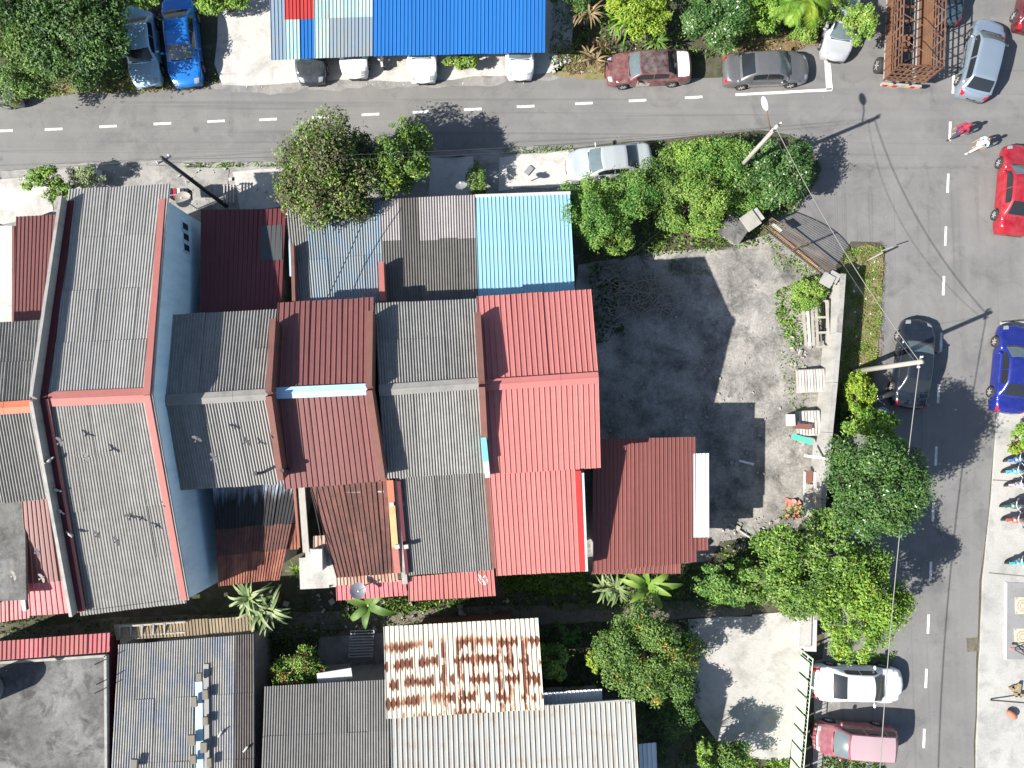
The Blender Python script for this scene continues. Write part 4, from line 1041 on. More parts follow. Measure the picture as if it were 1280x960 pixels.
def lorry():
    c = P(1117,113,0); e = P(1124,-60,0); d = (e - c); ln = 5.6; yaw = math.atan2(d.y, d.x)
    t = empty('cage_lorry', (c.x, c.y, 0), 'rusty brown cattle lorry with a tall open slatted cage', 'lorry', None, yaw)
    W2, z0, zt = 1.06, 1.0, 2.75; rust = MT['rust_metal']
    mb = MB()
    for y in (-.42, .42): mb.beam((-.1, y, .8), (7.3, y, .8), .1, .2)
    for x in (.2, 1.2, 2.2, 3.2, 4.2, 5.2): mb.beam((x, -1.0, .88), (x, 1.0, .88), .09, .1)
    mb.build('chassis', MT['void'], t, local=True)
    for y, m in ((-.98,'wood_brown'),(-.76,'wood_brown'),(-.54,'wood_grey'),(.54,'wood_brown'),(.76,'wood_brown'),(.98,'wood_grey')):
        mb = MB(); mb.box((ln / 2, y, z0), (ln, .20, .05)); mb.build('floor_plank', MT[m], t, local=True)
    for x in (.15, .9, 1.7, 2.5, 3.3, 4.1, 4.9):
        mb = MB(); mb.box((x, 0, z0 + .01), (.12, .9, .06)); mb.build('cross_bar', rust, t, local=True)
    for x in (.55, .75, .95): 
        mb = MB(); mb.tube([(x, -.3 + .1 * k, z0 - .05 + .03 * (k % 2)) for k in range(7)], .03, 5); mb.build('spring_bar', MT['wood_brown'], t, local=True)
    mb = MB(); mb.box((2.1, .1, z0 + .12), (.5, .45, .22)); mb.build('tool_box', MT['wood_brown'], t, local=True)
    for s in (-1, 1):
        for k, zz in enumerate((1.15, 1.37, 1.59, 1.85, 2.12, 2.42, 2.72)):
            mb = MB(); mb.box((ln / 2, s * W2, zz), (ln, .03, .16 if k < 3 else .07)); mb.build('side_slat', rust if k > 2 else MT['wood_brown'], t, local=True)
        for i in range(12):
            mb = MB(); mb.box((i * ln / 11, s * (W2 + .03), (z0 + zt) / 2), (.05, .05, zt - z0)); mb.build('stake', rust, t, local=True)
    for i in range(8):
        mb = MB(); mb.box((0, -W2 + i * 2 * W2 / 7, (z0 + zt) / 2), (.05, .05, zt - z0)); mb.build('stake', rust, t, local=True)
    for zz in (1.2, 1.45, 1.8, 2.2, 2.7):
        mb = MB(); mb.box((-.03, 0, zz), (.03, 2 * W2, .1)); mb.build('tail_slat', rust, t, local=True)
        mb = MB(); mb.box((ln, 0, zz), (.04, 2 * W2, .14)); mb.build('head_slat', rust, t, local=True)
    for x0, x1 in ((.1,1.3),(1.4,2.6),(2.9,4.0),(4.2,5.3)):
        mb = MB(); mb.tube([(x0, -W2, zt), ((x0+x1)/2, 0, zt + .02), (x1, W2, zt)], .022, 5); mb.build('roof_bar', rust, t, local=True)
    mb = MB(); mb.box((-.08, 0, .72), (.12, 2.1, .22)); bp = mb.build('rear_bumper', MT['wood_grey'], t, local=True)
    for k, y in enumerate((-.85,-.6,-.35,.35,.6,.85)):
        mb = MB(); mb.box((-.15, y, .74), (.02, .24, .17)); mb.build('marker', [MT['trim_yellow'], MT['lamp_red']][k % 2], bp, local=True)
    for s in (-1, 1):
        for x in (1.1, 6.4): add_wheel(t, x, s * 1.02, .42, .42, .32, s > 0)
    mb = MB()
    for k in range(1): mb.box((6.7, 0, 1.35), (1.7, 2.0, 1.5)); mb.box((6.55, 0, 2.2), (1.3, 1.8, .35))
    mb.build('cab', MT['white_paint'], t, local=True)
    mb = MB(); mb.box((7.53, 0, 1.75), (.05, 1.7, .6)); mb.build('windscreen', MT['glass'], t, local=True)
lorry()

def bike(label, front, rear, col, lean=R(8), cat='motorcycle', group='motorcycles'):
    a, b = P(*front, .5), P(*rear, .5); d = a - b; yaw = math.atan2(d.y, d.x); c = (a + b) / 2
    t = empty('motorcycle', (c.x, c.y, .13 if front[0] > 1230 else .02), label, cat, group, yaw); t.rotation_euler = (lean, 0, yaw)
    pm = paint(col, .1, .1)
    for x in (.62, -.6):
        tm, rm = wheel_meshes(.28, .1)
        o = bpy.data.objects.new('wheel', tm); COL.objects.link(o); o.parent = t; o.location = (x, 0, .28)
        q = bpy.data.objects.new('rim', rm); COL.objects.link(q); q.parent = o
    mb = MB(); mb.tube([(.50,0,.85),(.3,0,.55),(-.1,0,.45),(-.45,0,.55)], [.04,.05,.06,.04], 6); mb.tube([(.52,0,.88),(.62,.07,.28)], .025, 5); mb.tube([(.52,0,.88),(.62,-.07,.28)], .025, 5); mb.tube([(-.1,.09,.4),(-.6,.09,.28)], .03, 5); mb.build('frame', MT['black_plastic'], t, local=True)
    mb = MB(); mb.box((.02,0,.40), (.4,.22,.3)); mb.build('engine', MT['steel'], t, local=True)
    mb = MB(); mb.ball((.42,0,.68), .16, .17, .32, 8, 6); mb.build('front_fairing', pm, t, True, local=True)
    mb = MB(); mb.ball((-.55,0,.72), .34, .13, .12, 8, 6); mb.build('tail_fairing', pm, t, True, local=True)
    mb = MB(); mb.ball((-.22,0,.79), .42, .14, .09, 10, 6); mb.build('seat', MT['black_plastic'], t, True, local=True)
    mb = MB(); mb.tube([(.36,.36,1.0),(.46,.2,.99),(.5,0,.95),(.46,-.2,.99),(.36,-.36,1.0)], .018, 5); mb.build('handlebar', MT['steel'], t, local=True)
    for s in (-1, 1):
        mb = MB(); mb.tube([(.44,s*.24,1.0),(.46,s*.34,1.18)], .01, 4); mb.ball((.46,s*.36,1.2), .03,.07,.05,6,4); mb.build('mirror', MT['black_plastic'], t, local=True)
    mb = MB(); mb.ball((.6,0,.86), .08,.1,.09,8,6); mb.build('headlight', MT['lamp_clear'], t, True, local=True)
    mb = MB(); mb.box((-.9,0,.72), (.05,.16,.07)); mb.build('tail_light', MT['lamp_red'], t, local=True)
    mb = MB(); mb.box((.66,0,.58), (.4,.12,.04)); mb.build('mudguard', pm, t, local=True)
bike('motorcycle with blue bodywork nearest the potted plants', (1259,577), (1296,574), (.06,.18,.5))
bike('motorcycle with a turquoise front on the pale pavement', (1256,591), (1294,589), (.05,.45,.55))
bike('motorcycle with white and pink bodywork', (1260,608), (1297,606), (.65,.45,.55))
bike('motorcycle with dark green bodywork and wide mirrors', (1254,634), (1292,632), (.03,.12,.09))
bike('motorcycle with an orange red fairing', (1256,651), (1294,652), (.5,.09,.04))
bike('motorcycle with turquoise bodywork standing alone near the tiled floor', (1261,705), (1298,701), (.03,.38,.45))
bike('black motorcycle beside the tubs at the verge', (1090,503), (1118,492), (.02,.02,.022))
bike('silver motorcycle between the white cars under the blue roof', (480,84), (474,46), (.5,.5,.48))

# ================================================================== TREES AND PLANTS
def leaf_quads(pos, nrm, size, aspect=.45, fold=.12):
    """one folded rhombus per leaf; pos, nrm (n,3)"""
    n = len(pos)
    rv = RNG.normal(size=(n, 3)); u = np.cross(nrm, rv); u /= np.linalg.norm(u, axis=1, keepdims=True) + 1e-9
    v = np.cross(nrm, u); s = np.asarray(size).reshape(-1, 1)
    base = pos - u * s * .5; tip = pos + u * s * .5
    l = pos + v * s * aspect * .5 + nrm * s * fold; r = pos - v * s * aspect * .5 + nrm * s * fold
    V = np.stack([base, r, tip, l], 1).reshape(-1, 3)
    return V

def quad_mesh(name, V, mats, parent=None, midx=None):
    me = bpy.data.meshes.new(name); n = len(V) // 4
    off = np.array(world_off(parent)) if parent is not None else np.zeros(3)
    me.vertices.add(len(V)); me.vertices.foreach_set('co', (V - off).astype(np.float32).ravel())
    me.loops.add(4 * n); me.loops.foreach_set('vertex_index', np.arange(4 * n, dtype=np.int32))
    me.polygons.add(n); me.polygons.foreach_set('loop_start', np.arange(0, 4 * n, 4, dtype=np.int32))
    for m in (mats if isinstance(mats, (list, tuple)) else [mats]): me.materials.append(m)
    if midx is not None: me.polygons.foreach_set('material_index', np.asarray(midx, dtype=np.int32))
    me.update(); me.validate()
    o = bpy.data.objects.new(name, me); COL.objects.link(o)
    if parent is not None: o.parent = parent
    return o

def crown_points(c, rx, ry, rz, ncl, nleaf, cr=.38, low=-.55, gap=.15):
    """leaf places: uneven clumps spread through an ellipsoid, most of them towards its outside"""
    cl = []
    for i in range(ncl):
        while True:
            q = RNG.normal(size=3); q /= np.linalg.norm(q)
            if q[2] > low: break
        f = RNG.uniform(.2, 1.0) ** .55 * .95
        cl.append((q * f, RNG.uniform(.45, 1.4) * cr, RNG.uniform(.5, 1.2)))
    wts = np.array([k[1] ** 2 * k[2] for k in cl]); wts /= wts.sum()
    idx = RNG.choice(ncl, nleaf, p=wts)
    cc = np.array([k[0] for k in cl])[idx]; rr = np.array([k[1] for k in cl])[idx][:, None]
    d = RNG.normal(size=(nleaf, 3)); d /= np.linalg.norm(d, axis=1, keepdims=True)
    rad = RNG.uniform(.15, 1, size=(nleaf, 1)) ** .45
    rad = np.where(RNG.uniform(size=(nleaf, 1)) < .16, rad * RNG.uniform(1.0, 1.55, size=(nleaf, 1)), rad)      # loose shoots
    p = cc + d * rad * rr * np.array([1, 1, .8])
    n = d * .7 + np.array([-.35, -.15, .8]) + RNG.normal(size=(nleaf, 3)) * .55
    n /= np.linalg.norm(n, axis=1, keepdims=True)
    sc3 = np.array([rx, ry, rz])
    return p * sc3 + np.array(c), n, [np.array(k[0]) * sc3 + np.array(c) for k in cl]

def tree(name, label, cat, px, zc, rad, hz, nleaf, size, mat, ncl=26, cr=.38, group=None, bark='bark', limb=9, extra=None, lean=(0, 0), trunk_r=.14, aspect=.45, low=-.55):
    rx, ry = rad if isinstance(rad, tuple) else (rad, rad)
    rx, ry, nleaf, ncl = rx * 1.12, ry * 1.12, int(nleaf * (2.6 if cat == 'tree' else 2.7)), int(ncl * 1.25)
    c = P(*px, zc); base = Vector((c.x + lean[0], c.y + lean[1], 0))
    t = empty(name, base, label, cat, group)
    ncl = int(ncl * 1.5); cr *= .74; size *= .70
    p, n, cl = crown_points(c, rx, ry, hz, ncl, nleaf, cr, low)
    keep = p[:, 2] > .05; p, n = p[keep], n[keep]
    sz = size * RNG.uniform(.6, 1.35, size=len(p))
    mats = [mat]; midx = None
    if extra:
        mats = [mat, extra[0]]; cells = np.floor(p / extra[2]); h = (np.sin(cells @ np.array([12.9, 78.2, 37.7])) * 43758.5) % 1
        midx = ((h < extra[1]) & (RNG.uniform(size=len(p)) < .6) & (p[:, 2] > c.z - hz * .1)).astype(np.int32)
    quad_mesh('crown', leaf_quads(p, n, sz, aspect), mats, t, midx)
    mb = MB(); fork = base.lerp(c, .45) + Vector((0, 0, 0))
    mb.tube([base - Vector((0,0,.1)), base.lerp(fork, .5) + Vector((.03,.02,0)), fork], [trunk_r * 1.25, trunk_r, trunk_r * .85], 8)
    for i in range(min(limb, len(cl))):
        e = Vector(cl[i]); m_ = fork.lerp(e, .5) + Vector((RNG.uniform(-.15,.15), RNG.uniform(-.15,.15), .12 * hz))
        mb.tube([fork, m_, e], [trunk_r * .6, trunk_r * .32, trunk_r * .1], 5)
        for k in range(2):
            q = e + Vector((RNG.normal() * rx * .22, RNG.normal() * ry * .22, abs(RNG.normal()) * hz * .2)); mb.tube([m_.lerp(e, .6), q], [trunk_r * .2, trunk_r * .06], 4)
    mb.build('trunk', MT[bark], t, True)
    return t

def strap_mesh(name, ln, wd, droop, mat, nseg=7, fold=.25):
    vs = []; fs = []
    ang = R(70); x = z = 0.0
    for i in range(nseg + 1):
        t = i / nseg; w_ = wd * (math.sin(math.pi * (.12 + .88 * t) ** .8) ** .7 if t < 1 else .02) * .5
        for y, k in ((-w_, 1), (0, 0), (w_, 1)): vs.append((x, y, z + k * w_ * fold))
        x += math.cos(ang) * ln / nseg; z += math.sin(ang) * ln / nseg; ang -= droop / nseg
    for i in range(nseg):
        a = i * 3
        fs += [(a, a+3, a+4, a+1), (a+1, a+4, a+5, a+2)]
    o = mesh_obj(name, vs, fs, mat, None, True, local=True); me = o.data; bpy.data.objects.remove(o); return me

def strap_plant(name, label, cat, px, zb, n, ln, wd, mat, group=None, droop=2.1, stem=0.0, stems=1, spread=.0, base_px=None, bark='bark'):
    base = P(*px, zb); t = empty(name, (base.x, base.y, 0), label, cat, group)
    ms = [strap_mesh('leaf', ln * k, wd, droop * q, mat) for k, q in ((1, 1), (.8, 1.15), (.9, .75), (.6, .5))]
    for s in range(stems):
        off = Vector((RNG.normal() * spread, RNG.normal() * spread, RNG.uniform(-.3, .1) * (spread > 0)))
        for i in range(n // stems):
            o = bpy.data.objects.new('leaf', ms[int(RNG.integers(4))]); COL.objects.link(o); o.parent = t
            o.location = Vector((0, 0, zb)) + off; k = RNG.uniform(.8, 1.15); o.scale = (k, k, k)
            o.rotation_euler = (RNG.normal() * .12, RNG.normal() * .22 + .1, i * 2.4 + RNG.normal() * .25)
        if zb > .2:
            mb = MB(); mb.tube([base - Vector((0,0,zb)) + off * .3, base + off + Vector((0,0,-.0))], [.09, .06], 6); mb.build('stem', MT[bark], t, True)
    return t

def frond_mesh(ln, nlf, lw, ll, droop, mat):
    vs = []; fs = []; ang = R(62); x = z = 0.0; ds = ln / nlf
    for i in range(nlf + 1):
        t = i / nlf
        for s in (-1, 1):
            l = ll * math.sin(math.pi * (.08 + .87 * t)) ** .6
            b = len(vs); dx, dz = math.cos(ang), math.sin(ang)
            tipx, tipz = x + dx * l * .55, z + dz * l * .55 - l * .22
            vs += [(x, 0, z), (x + dx * lw, s * .01, z + dz * lw), (tipx + .02, s * l * .8, tipz), ((x + tipx) / 2, s * l * .42, (z + tipz) / 2 + .05)]
            fs.append((b, b+1, b+2, b+3))
        x += math.cos(ang) * ds; z += math.sin(ang) * ds; ang -= droop / nlf
    o = mesh_obj('frond', vs, fs, mat, None, False, local=True); me = o.data; bpy.data.objects.remove(o); return me

def palm(label, px, zb, n, ln, mats, group=None, cat='palm', droop=1.9):
    base = P(*px, zb); t = empty('palm', (base.x, base.y, 0), label, cat, group)
    ms = [frond_mesh(ln * k, 26, .06, ln * .26, droop * q, MT[m]) for m in mats for k, q in ((1, 1), (.85, 1.2))]
    for i in range(n):
        o = bpy.data.objects.new('frond', ms[int(RNG.integers(len(ms)))]); COL.objects.link(o); o.parent = t
        o.location = (0, 0, zb); o.rotation_euler = (RNG.normal() * .1, RNG.normal() * .2, i * 2.4 + RNG.normal() * .2)
    mb = MB(); mb.tube([base - Vector((0,0,zb)), base], [.14, .10], 8); mb.build('trunk', MT['bark'], t, True)
    return t

def banana(label, px, zb, n, ln, wd, mat, a0=0.0, group=None):
    base = P(*px, zb); t = empty('banana_plant', (base.x, base.y, 0), label, 'banana plant', group)
    ms = [strap_mesh('leaf', ln * k, wd, q, MT[mat], 10, .35) for k, q in ((1, 1.9), (.85, 2.3), (.7, 1.4))]
    for i in range(n):
        o = bpy.data.objects.new('leaf', ms[i % 3]); COL.objects.link(o); o.parent = t; o.location = (0, 0, zb)
        o.rotation_euler = (RNG.normal() * .1, RNG.normal() * .15 + .25, a0 + i * 2 * math.pi / n + RNG.normal() * .25)
    mb = MB(); mb.tube([base - Vector((0,0,zb)), base + Vector((0,0,.1))], [.13, .08], 8); mb.build('stem', MT['leaf_pale'], t, True)
    return t

def inside(x, y, poly):
    r = False; n = len(poly)
    for i in range(n):
        (x0, y0), (x1, y1) = poly[i], poly[(i + 1) % n]
        if (y0 > y) != (y1 > y) and x < (x1 - x0) * (y - y0) / (y1 - y0) + x0: r = not r
    return r

def ground_cover(name, px, n, size, mat, z0=.04, h=.15, up=.5, aspect=.35, patchy=1.0, seed=0):
    """low weeds, turf or litter nobody could count: one object"""
    xs = [p[0] for p in px]; ys = [p[1] for p in px]; pts = []
    tries = 0
    while len(pts) < n and tries < n * 30:
        tries += 1
        x, y = random.uniform(min(xs), max(xs)), random.uniform(min(ys), max(ys))
        if not inside(x, y, px): continue
        q = mnoise.noise(Vector((x / 16 + seed, y / 16, seed))) + .35 * mnoise.noise(Vector((x / 5, y / 5, seed)))
        if q < random.uniform(-.5, .25) * patchy: continue
        w_ = P(x, y, z0); pts.append((w_.x, w_.y, z0 + random.random() ** 2 * h * (1 + q)))
    pts = np.array(pts); nn = RNG.normal(size=(len(pts), 3)) * np.array([1, 1, .6]) + np.array([0, 0, up]); nn /= np.linalg.norm(nn, axis=1, keepdims=True)
    o = quad_mesh(name, leaf_quads(pts, nn, size * RNG.uniform(.5, 1.5, size=len(pts)), aspect), MT[mat]); o['kind'] = 'stuff'; return o

L = MT
GT = 'trees and bushes'
# ---- the big tree group beyond the road, by the old cars
tree('tree', 'dense dark tree crown at the frame corner over the pale blue car', 'tree', (100,36), 3.0, (2.3,2.7), 1.4, 7000, .23, L['leaf_dark'], 34, .34, GT)
tree('tree', 'dark tree with a sunlit edge over the hidden silver car', 'tree', (28,62), 2.8, (2.0,2.3), 1.3, 5500, .21, L['leaf_mid'], 26, .36, GT)
tree('tree', 'deep green tree at the picture corner behind the others', 'tree', (30,-15), 3.2, (3.2,2.4), 1.4, 6000, .24, L['leaf_dark'], 28, .36, GT)
tree('tree', 'light green bough overhanging the blue car roofs', 'tree', (180,0), 2.4, (.8,.4), .4, 450, .2, L['leaf_lime'], 14, .4, GT)
tree('bush', 'bright bush hanging over the pale concrete apron', 'bush', (276,-6), 1.4, (1.5,.75), .7, 2000, .2, L['leaf_lime'], 18, .4, GT)
ground_cover('fallen_leaves', [(70,98),(190,92),(262,96),(262,112),(120,118),(60,118)], 900, .14, 'leaf_dry', .07, .05, 1.2)
ground_cover('weeds', [(0,80),(180,80),(270,90),(280,104),(190,114),(0,122)], 1100, .16, 'leaf_mid', .05, .2, .6)
# ---- trees in front of the terrace
tree('tree', 'round olive green tree before the faded blue porch roof', 'tree', (413,215), 3.9, (1.95,2.25), 1.5, 14000, .225, L['leaf_olive'], 56, .44, GT, extra=(L['leaf_lime'], .3, .35), bark='bark_pale', limb=16)
tree('tree', 'small glossy yellow green tree beside the round olive tree', 'tree', (499,196), 3.2, (1.3,1.85), 1.5, 4200, .20, L['leaf_mid'], 26, .34, GT, extra=(L['leaf_yellow'], .35, .3))
tree('bush', 'thin papaya like bush beside the tall house forecourt', 'bush', (58,226), 1.6, (1.0,.75), .6, 620, .22, L['leaf_lime'], 12, .4, GT)
tree('bush', 'straggly dry twig bush beside the forecourt steps', 'bush', (76,240), 1.0, (.7,.8), .5, 500, .18, L['leaf_mid'], 10, .4, GT)
tree('bush', 'pale grey green shrub at the road edge before the tall house', 'bush', (108,220), 1.1, (.85,.6), .5, 900, .14, L['leaf_pale'], 12, .4, GT, trunk_r=.05)
tree('bush', 'low weed clump by the forecourt satellite dish', 'bush', (596,222), 1.0, (.5,1.0), .6, 800, .16, L['leaf_mid'], 12, .4, GT)
# ---- the shrubbery beside the sky-blue porch
for k, (lab, px, zc, rad, hz, nl, m, sz) in enumerate((
    ('feathery bright green shrub touching the sky blue porch roof', (733,268), 2.6, (1.25,1.7), 1.4, 4200, 'leaf_feather', .15),
    ('feathery green shrub second from the sky blue porch', (780,258), 2.3, (1.5,1.5), 1.2, 4200, 'leaf_feather', .15),
    ('small feathery clump at the yard edge with bright tips', (765,300), 1.9, (.95,.7), .9, 2000, 'leaf_bright', .15),
    ('bright lacy bush in the middle of the shrubbery', (868,250), 2.2, (1.7,1.6), 1.1, 4600, 'leaf_bright', .16),
    ('yellow green bush behind the silver saloon', (870,196), 1.5, (1.5,.95), .8, 2800, 'leaf_lime', .18),
    ('fresh green bush around the leaning lamp pole foot', (905,208), 1.8, (1.9,1.4), 1.0, 4200, 'leaf_feather', .16),
    ('dark undergrowth bush between the bright shrubs', (832,236), 1.6, (1.65,1.5), .9, 3800, 'leaf_mid', .17),
    ('glossy big leaved bush at the road corner', (970,218), 2.2, (1.65,1.75), 1.2, 3600, 'leaf_glossy', .21),
    ('lime weed bush beside the dark topped pier', (930,248), 1.3, (1.1,.9), .7, 1800, 'leaf_feather', .15),
    ('leafy low bush at the yard edge by the pier', (880,285), .8, (1.6,.5), .5, 1500, 'leaf_bright', .16))):
    tree('bush', lab, 'bush', px, zc, rad, hz, nl, sz, L[m], 18 + (k % 3) * 4, .36, GT, trunk_r=.07)
ground_cover('weeds', [(722,190),(940,165),(1010,200),(1000,262),(900,312),(730,330),(716,262)], 5200, .17, 'leaf_mid', .05, .45, .6)
ground_cover('weeds', [(800,280),(960,255),(985,300),(900,316),(800,318)], 1300, .17, 'leaf_bright', .06, .3, .7, seed=3)
strap_plant('spiky_plant', 'pale strappy plant at the foot of the lamp pole', 'spiky plant', (945,232), .8, 26, 1.0, .09, L['leaf_pale'])
ground_cover('weeds', [(985,168),(1012,182),(1030,212),(1014,242),(985,262),(960,262),(985,225)], 1500, .16, 'leaf_mid', .03, .25, .6, .2, seed=31)
# ---- across the road
for k, (lab, px, zc, rad, hz, nl, m, sz) in enumerate((
    ('yellow green bush above the maroon saloon', (800,14), 2.2, (1.5,1.25), 1.1, 3400, 'leaf_yellow', .2),
    ('deep glossy bush between the yellow bush and the palm', (893,20), 2.3, (1.6,1.5), 1.2, 4200, 'leaf_glossy', .2),
    ('mixed green bush beside the palm at the frame top', (948,12), 2.0, (1.3,1.3), 1.0, 2600, 'leaf_lime', .18),
    ('lime bush smothering the pale silver car', (1075,28), 1.9, (.75,1.1), .9, 1500, 'leaf_bright', .2),
    ('small bush on the dry bank beside the pale silver car', (1006,38), 1.0, (.7,.7), .6, 1100, 'leaf_bright', .17),
    ('green bush behind the palm at the frame top', (1035,4), 1.9, (.9,.9), .8, 1500, 'leaf_bright', .19),
    ('dark bush between the blue carport and the spiky plants', (720,-12), 1.6, (1.3,1.0), .9, 1800, 'leaf_dark', .2))):
    tree('bush', lab, 'bush', px, zc, rad, hz, nl, sz, L[m], 20, .36, GT, trunk_r=.07)
for lab, px, zb, n, ln, m in (('dry straw coloured spiky plant beside the blue carport', (735,22), 1.2, 44, 1.25, 'leaf_dry'), ('green arching spiky plant over the maroon bonnet', (772,40), 1.4, 46, 1.35, 'leaf_lime'),
    ('half dried spiky plant above the grassy verge', (738,55), .8, 36, 1.0, 'leaf_dry'), ('green spiky plant behind the maroon saloon', (815,42), 1.3, 40, 1.1, 'leaf_mid')):
    strap_plant('spiky_plant', lab, 'spiky plant', px, zb, n, ln, .10, L[m], 'spiky plants of the verge', 2.2, stems=2, spread=.35)
palm('young palm with yellowing fronds at the frame top', (1003,2), 2.3, 13, 2.1, ['leaf_yellow', 'leaf_lime'])
ground_cover('weeds', [(690,0),(1040,-10),(1040,40),(900,72),(850,75),(765,66),(700,95),(686,80)], 4200, .18, 'leaf_mid', .05, .5, .6, seed=5)
ground_cover('dry_grass', [(686,60),(760,50),(765,90),(710,95)], 1500, .22, 'leaf_dry', .05, .3, .6, .15)
ground_cover('dry_grass', [(905,66),(1000,36),(1045,34),(1000,62),(905,82)], 1300, .18, 'leaf_dry', .05, .12, .8, .15)
# ---- yard and verge
tree('bush', 'bright green bush at the yard wall by the iron gate', 'bush', (1013,365), .9, (.85,.75), .6, 1900, .16, L['leaf_bright'], 16, .38, GT, trunk_r=.05)
ground_cover('weeds', [(968,365),(1010,345),(1032,370),(1020,420),(990,440),(968,395)], 1500, .16, 'leaf_lime', .06, .18, .8)
ground_cover('weeds', [(960,300),(1000,310),(1035,345),(1000,350),(965,330)], 260, .15, 'leaf_lime', .06, .1, .9, seed=2)
ground_cover('turf_blades', [(1055,312),(1104,308),(1101,400),(1092,480),(1078,522),(1050,525),(1045,352)], 6500, .14, 'leaf_lime', .065, .1, .5, .2)
ground_cover('dry_grass', [(1075,306),(1106,306),(1103,440),(1088,500),(1068,440)], 2200, .14, 'leaf_dry', .065, .06, .7, .2, seed=4)
ground_cover('turf_blades', [(1030,480),(1062,480),(1062,640),(1020,690),(1010,660)], 2200, .2, 'leaf_dark', .05, .3, .6)
for k, (lab, px, zc, rad, hz, nl, m, sz) in enumerate((
    ('bright leafed shrub at the foot of the concrete pole', (1073,492), 1.0, (.7,1.0), .7, 1400, 'leaf_yellow', .2),
    ('yellow green shrub between the tubs and the round dark tree', (1088,532), 1.6, (1.2,1.0), .9, 2400, 'leaf_lime', .21),
    ('yellow shrub over the verge beside the tree shadow', (1106,556), 2.0, (.9,.8), .8, 1300, 'leaf_lime', .2))):
    tree('bush', lab, 'bush', px, zc, rad, hz, nl, sz, L[m], 18, .36, GT, trunk_r=.06)
tree('tree', 'round dark glossy tree casting its shadow on the road', 'tree', (1096,608), 4.8, (1.8,1.95), 1.9, 11500, .2, L['leaf_dark'], 36, .44, GT, extra=(L['leaf_glossy'], .4, .3))
tree('tree', 'wide open tree with yellow green tufts over the yard corner', 'tree', (1022,700), 4.0, (3.2,2.4), 1.2, 6600, .22, L['leaf_mid'], 46, .24, GT, extra=(L['leaf_lime'], .75, .3), bark='bark_pale', limb=26)
tree('tree', 'leafy bright tree overhanging the road behind the white car', 'tree', (1080,762), 4.0, (2.0,2.2), 1.2, 6200, .21, L['leaf_lime'], 38, .28, GT, bark='bark_pale', limb=16, extra=(L['leaf_yellow'], .3, .35))
tree('tree', 'mid green tree between the yard corner and the concrete drive', 'tree', (990,735), 3.3, (2.2,1.3), 1.1, 4600, .2, L['leaf_mid'], 30, .3, GT, extra=(L['leaf_bright'], .35, .35))
tree('tree', 'grey green bush tree behind the brown shed', 'tree', (912,726), 2.4, (1.5,1.0), 1.0, 3000, .2, L['leaf_feather'], 24, .3, GT, extra=(L['leaf_mid'], .5, .3))
tree('tree', 'round orchard tree with orange yellow blossom by the concrete drive', 'tree', (812,822), 3.4, (2.1,2.05), 1.5, 9000, .19, L['leaf_mid'], 44, .30, GT, extra=(L['blossom_yellow'], .05, .42))
tree('bush', 'small pale bush beside the rusty white roof', 'bush', (689,824), 2.2, (.75,.85), .8, 1000, .2, L['leaf_bright'], 14, .36, GT, trunk_r=.05)
tree('bush', 'tiny bright bush in the dark garden before the orchard tree', 'bush', (746,822), 2.0, (.45,.6), .5, 420, .2, L['leaf_yellow'], 9, .4, GT, trunk_r=.04)
tree('bush', 'red flowering bush above the charcoal roof', 'bush', (372,832), 2.4, (1.3,1.0), .8, 2000, .18, L['leaf_bright'], 20, .34, GT, extra=(L['blossom'], .14, .2), trunk_r=.06)
tree('bush', 'dark garden bush below the orchard tree', 'bush', (838,892), 1.6, (1.1,1.1), .9, 1800, .2, L['leaf_dark'], 16, .38, GT)
tree('bush', 'ragged bush on the drive edge at the frame bottom', 'bush', (905,950), 1.6, (1.4,1.0), .9, 1700, .2, L['leaf_mid'], 16, .36, GT)
tree('bush', 'slender upright bush at the frame bottom', 'bush', (880,945), 2.2, (.3,.7), .8, 500, .18, L['leaf_bright'], 8, .4, GT, trunk_r=.04)
ground_cover('turf_blades', [(905,944),(985,950),(982,1000),(890,1000)], 2000, .16, 'leaf_lime', .05, .15, .6)
ground_cover('turf_blades', [(628,716),(735,716),(742,735),(700,742),(632,740)], 3400, .17, 'leaf_bright', .05, .15, .6)
ground_cover('weeds', [(620,722),(940,700),(990,690),(985,755),(880,762),(640,762)], 3600, .2, 'leaf_mid', .05, .35, .6, seed=8)
ground_cover('weeds', [(675,780),(870,775),(875,900),(900,960),(800,960),(795,872),(680,865)], 3200, .22, 'leaf_dark', .05, .5, .6, seed=9)
ground_cover('weeds', [(0,770),(140,775),(330,760),(480,740),(640,748),(640,780),(330,800),(140,790),(0,800)], 1700, .2, 'leaf_dark', .05, .4, .6, seed=10)
ground_cover('weeds', [(318,780),(400,780),(400,850),(330,858)], 900, .2, 'leaf_mid', .05, .5, .6, seed=12)
ground_cover('weeds', [(425,750),(540,745),(600,752),(520,765),(430,770)], 900, .17, 'leaf_bright', .05, .3, .6, seed=13)
ground_cover('weeds', [(1025,830),(1120,815),(1115,830),(1030,838)], 300, .16, 'leaf_lime', .05, .15, .6, seed=14)
ground_cover('weeds', [(1030,945),(1110,940),(1100,975),(1020,975)], 900, .17, 'leaf_mid', .05, .25, .6, seed=15)
ground_cover('weeds', [(0,118),(260,104),(262,108),(0,126)], 300, .12, 'leaf_lime', .05, .06, .8, seed=16)
ground_cover('weeds', [(230,204),(360,202),(360,208),(230,211)], 260, .13, 'leaf_lime', .05, .08, .8, seed=17)
ground_cover('weeds', [(630,185),(715,182),(715,190),(630,193)], 220, .13, 'leaf_lime', .05, .08, .8, seed=18)
ground_cover('weeds', [(888,690),(960,665),(1015,660),(1010,690),(900,705)], 500, .16, 'leaf_lime', .05, .15, .8, seed=19)
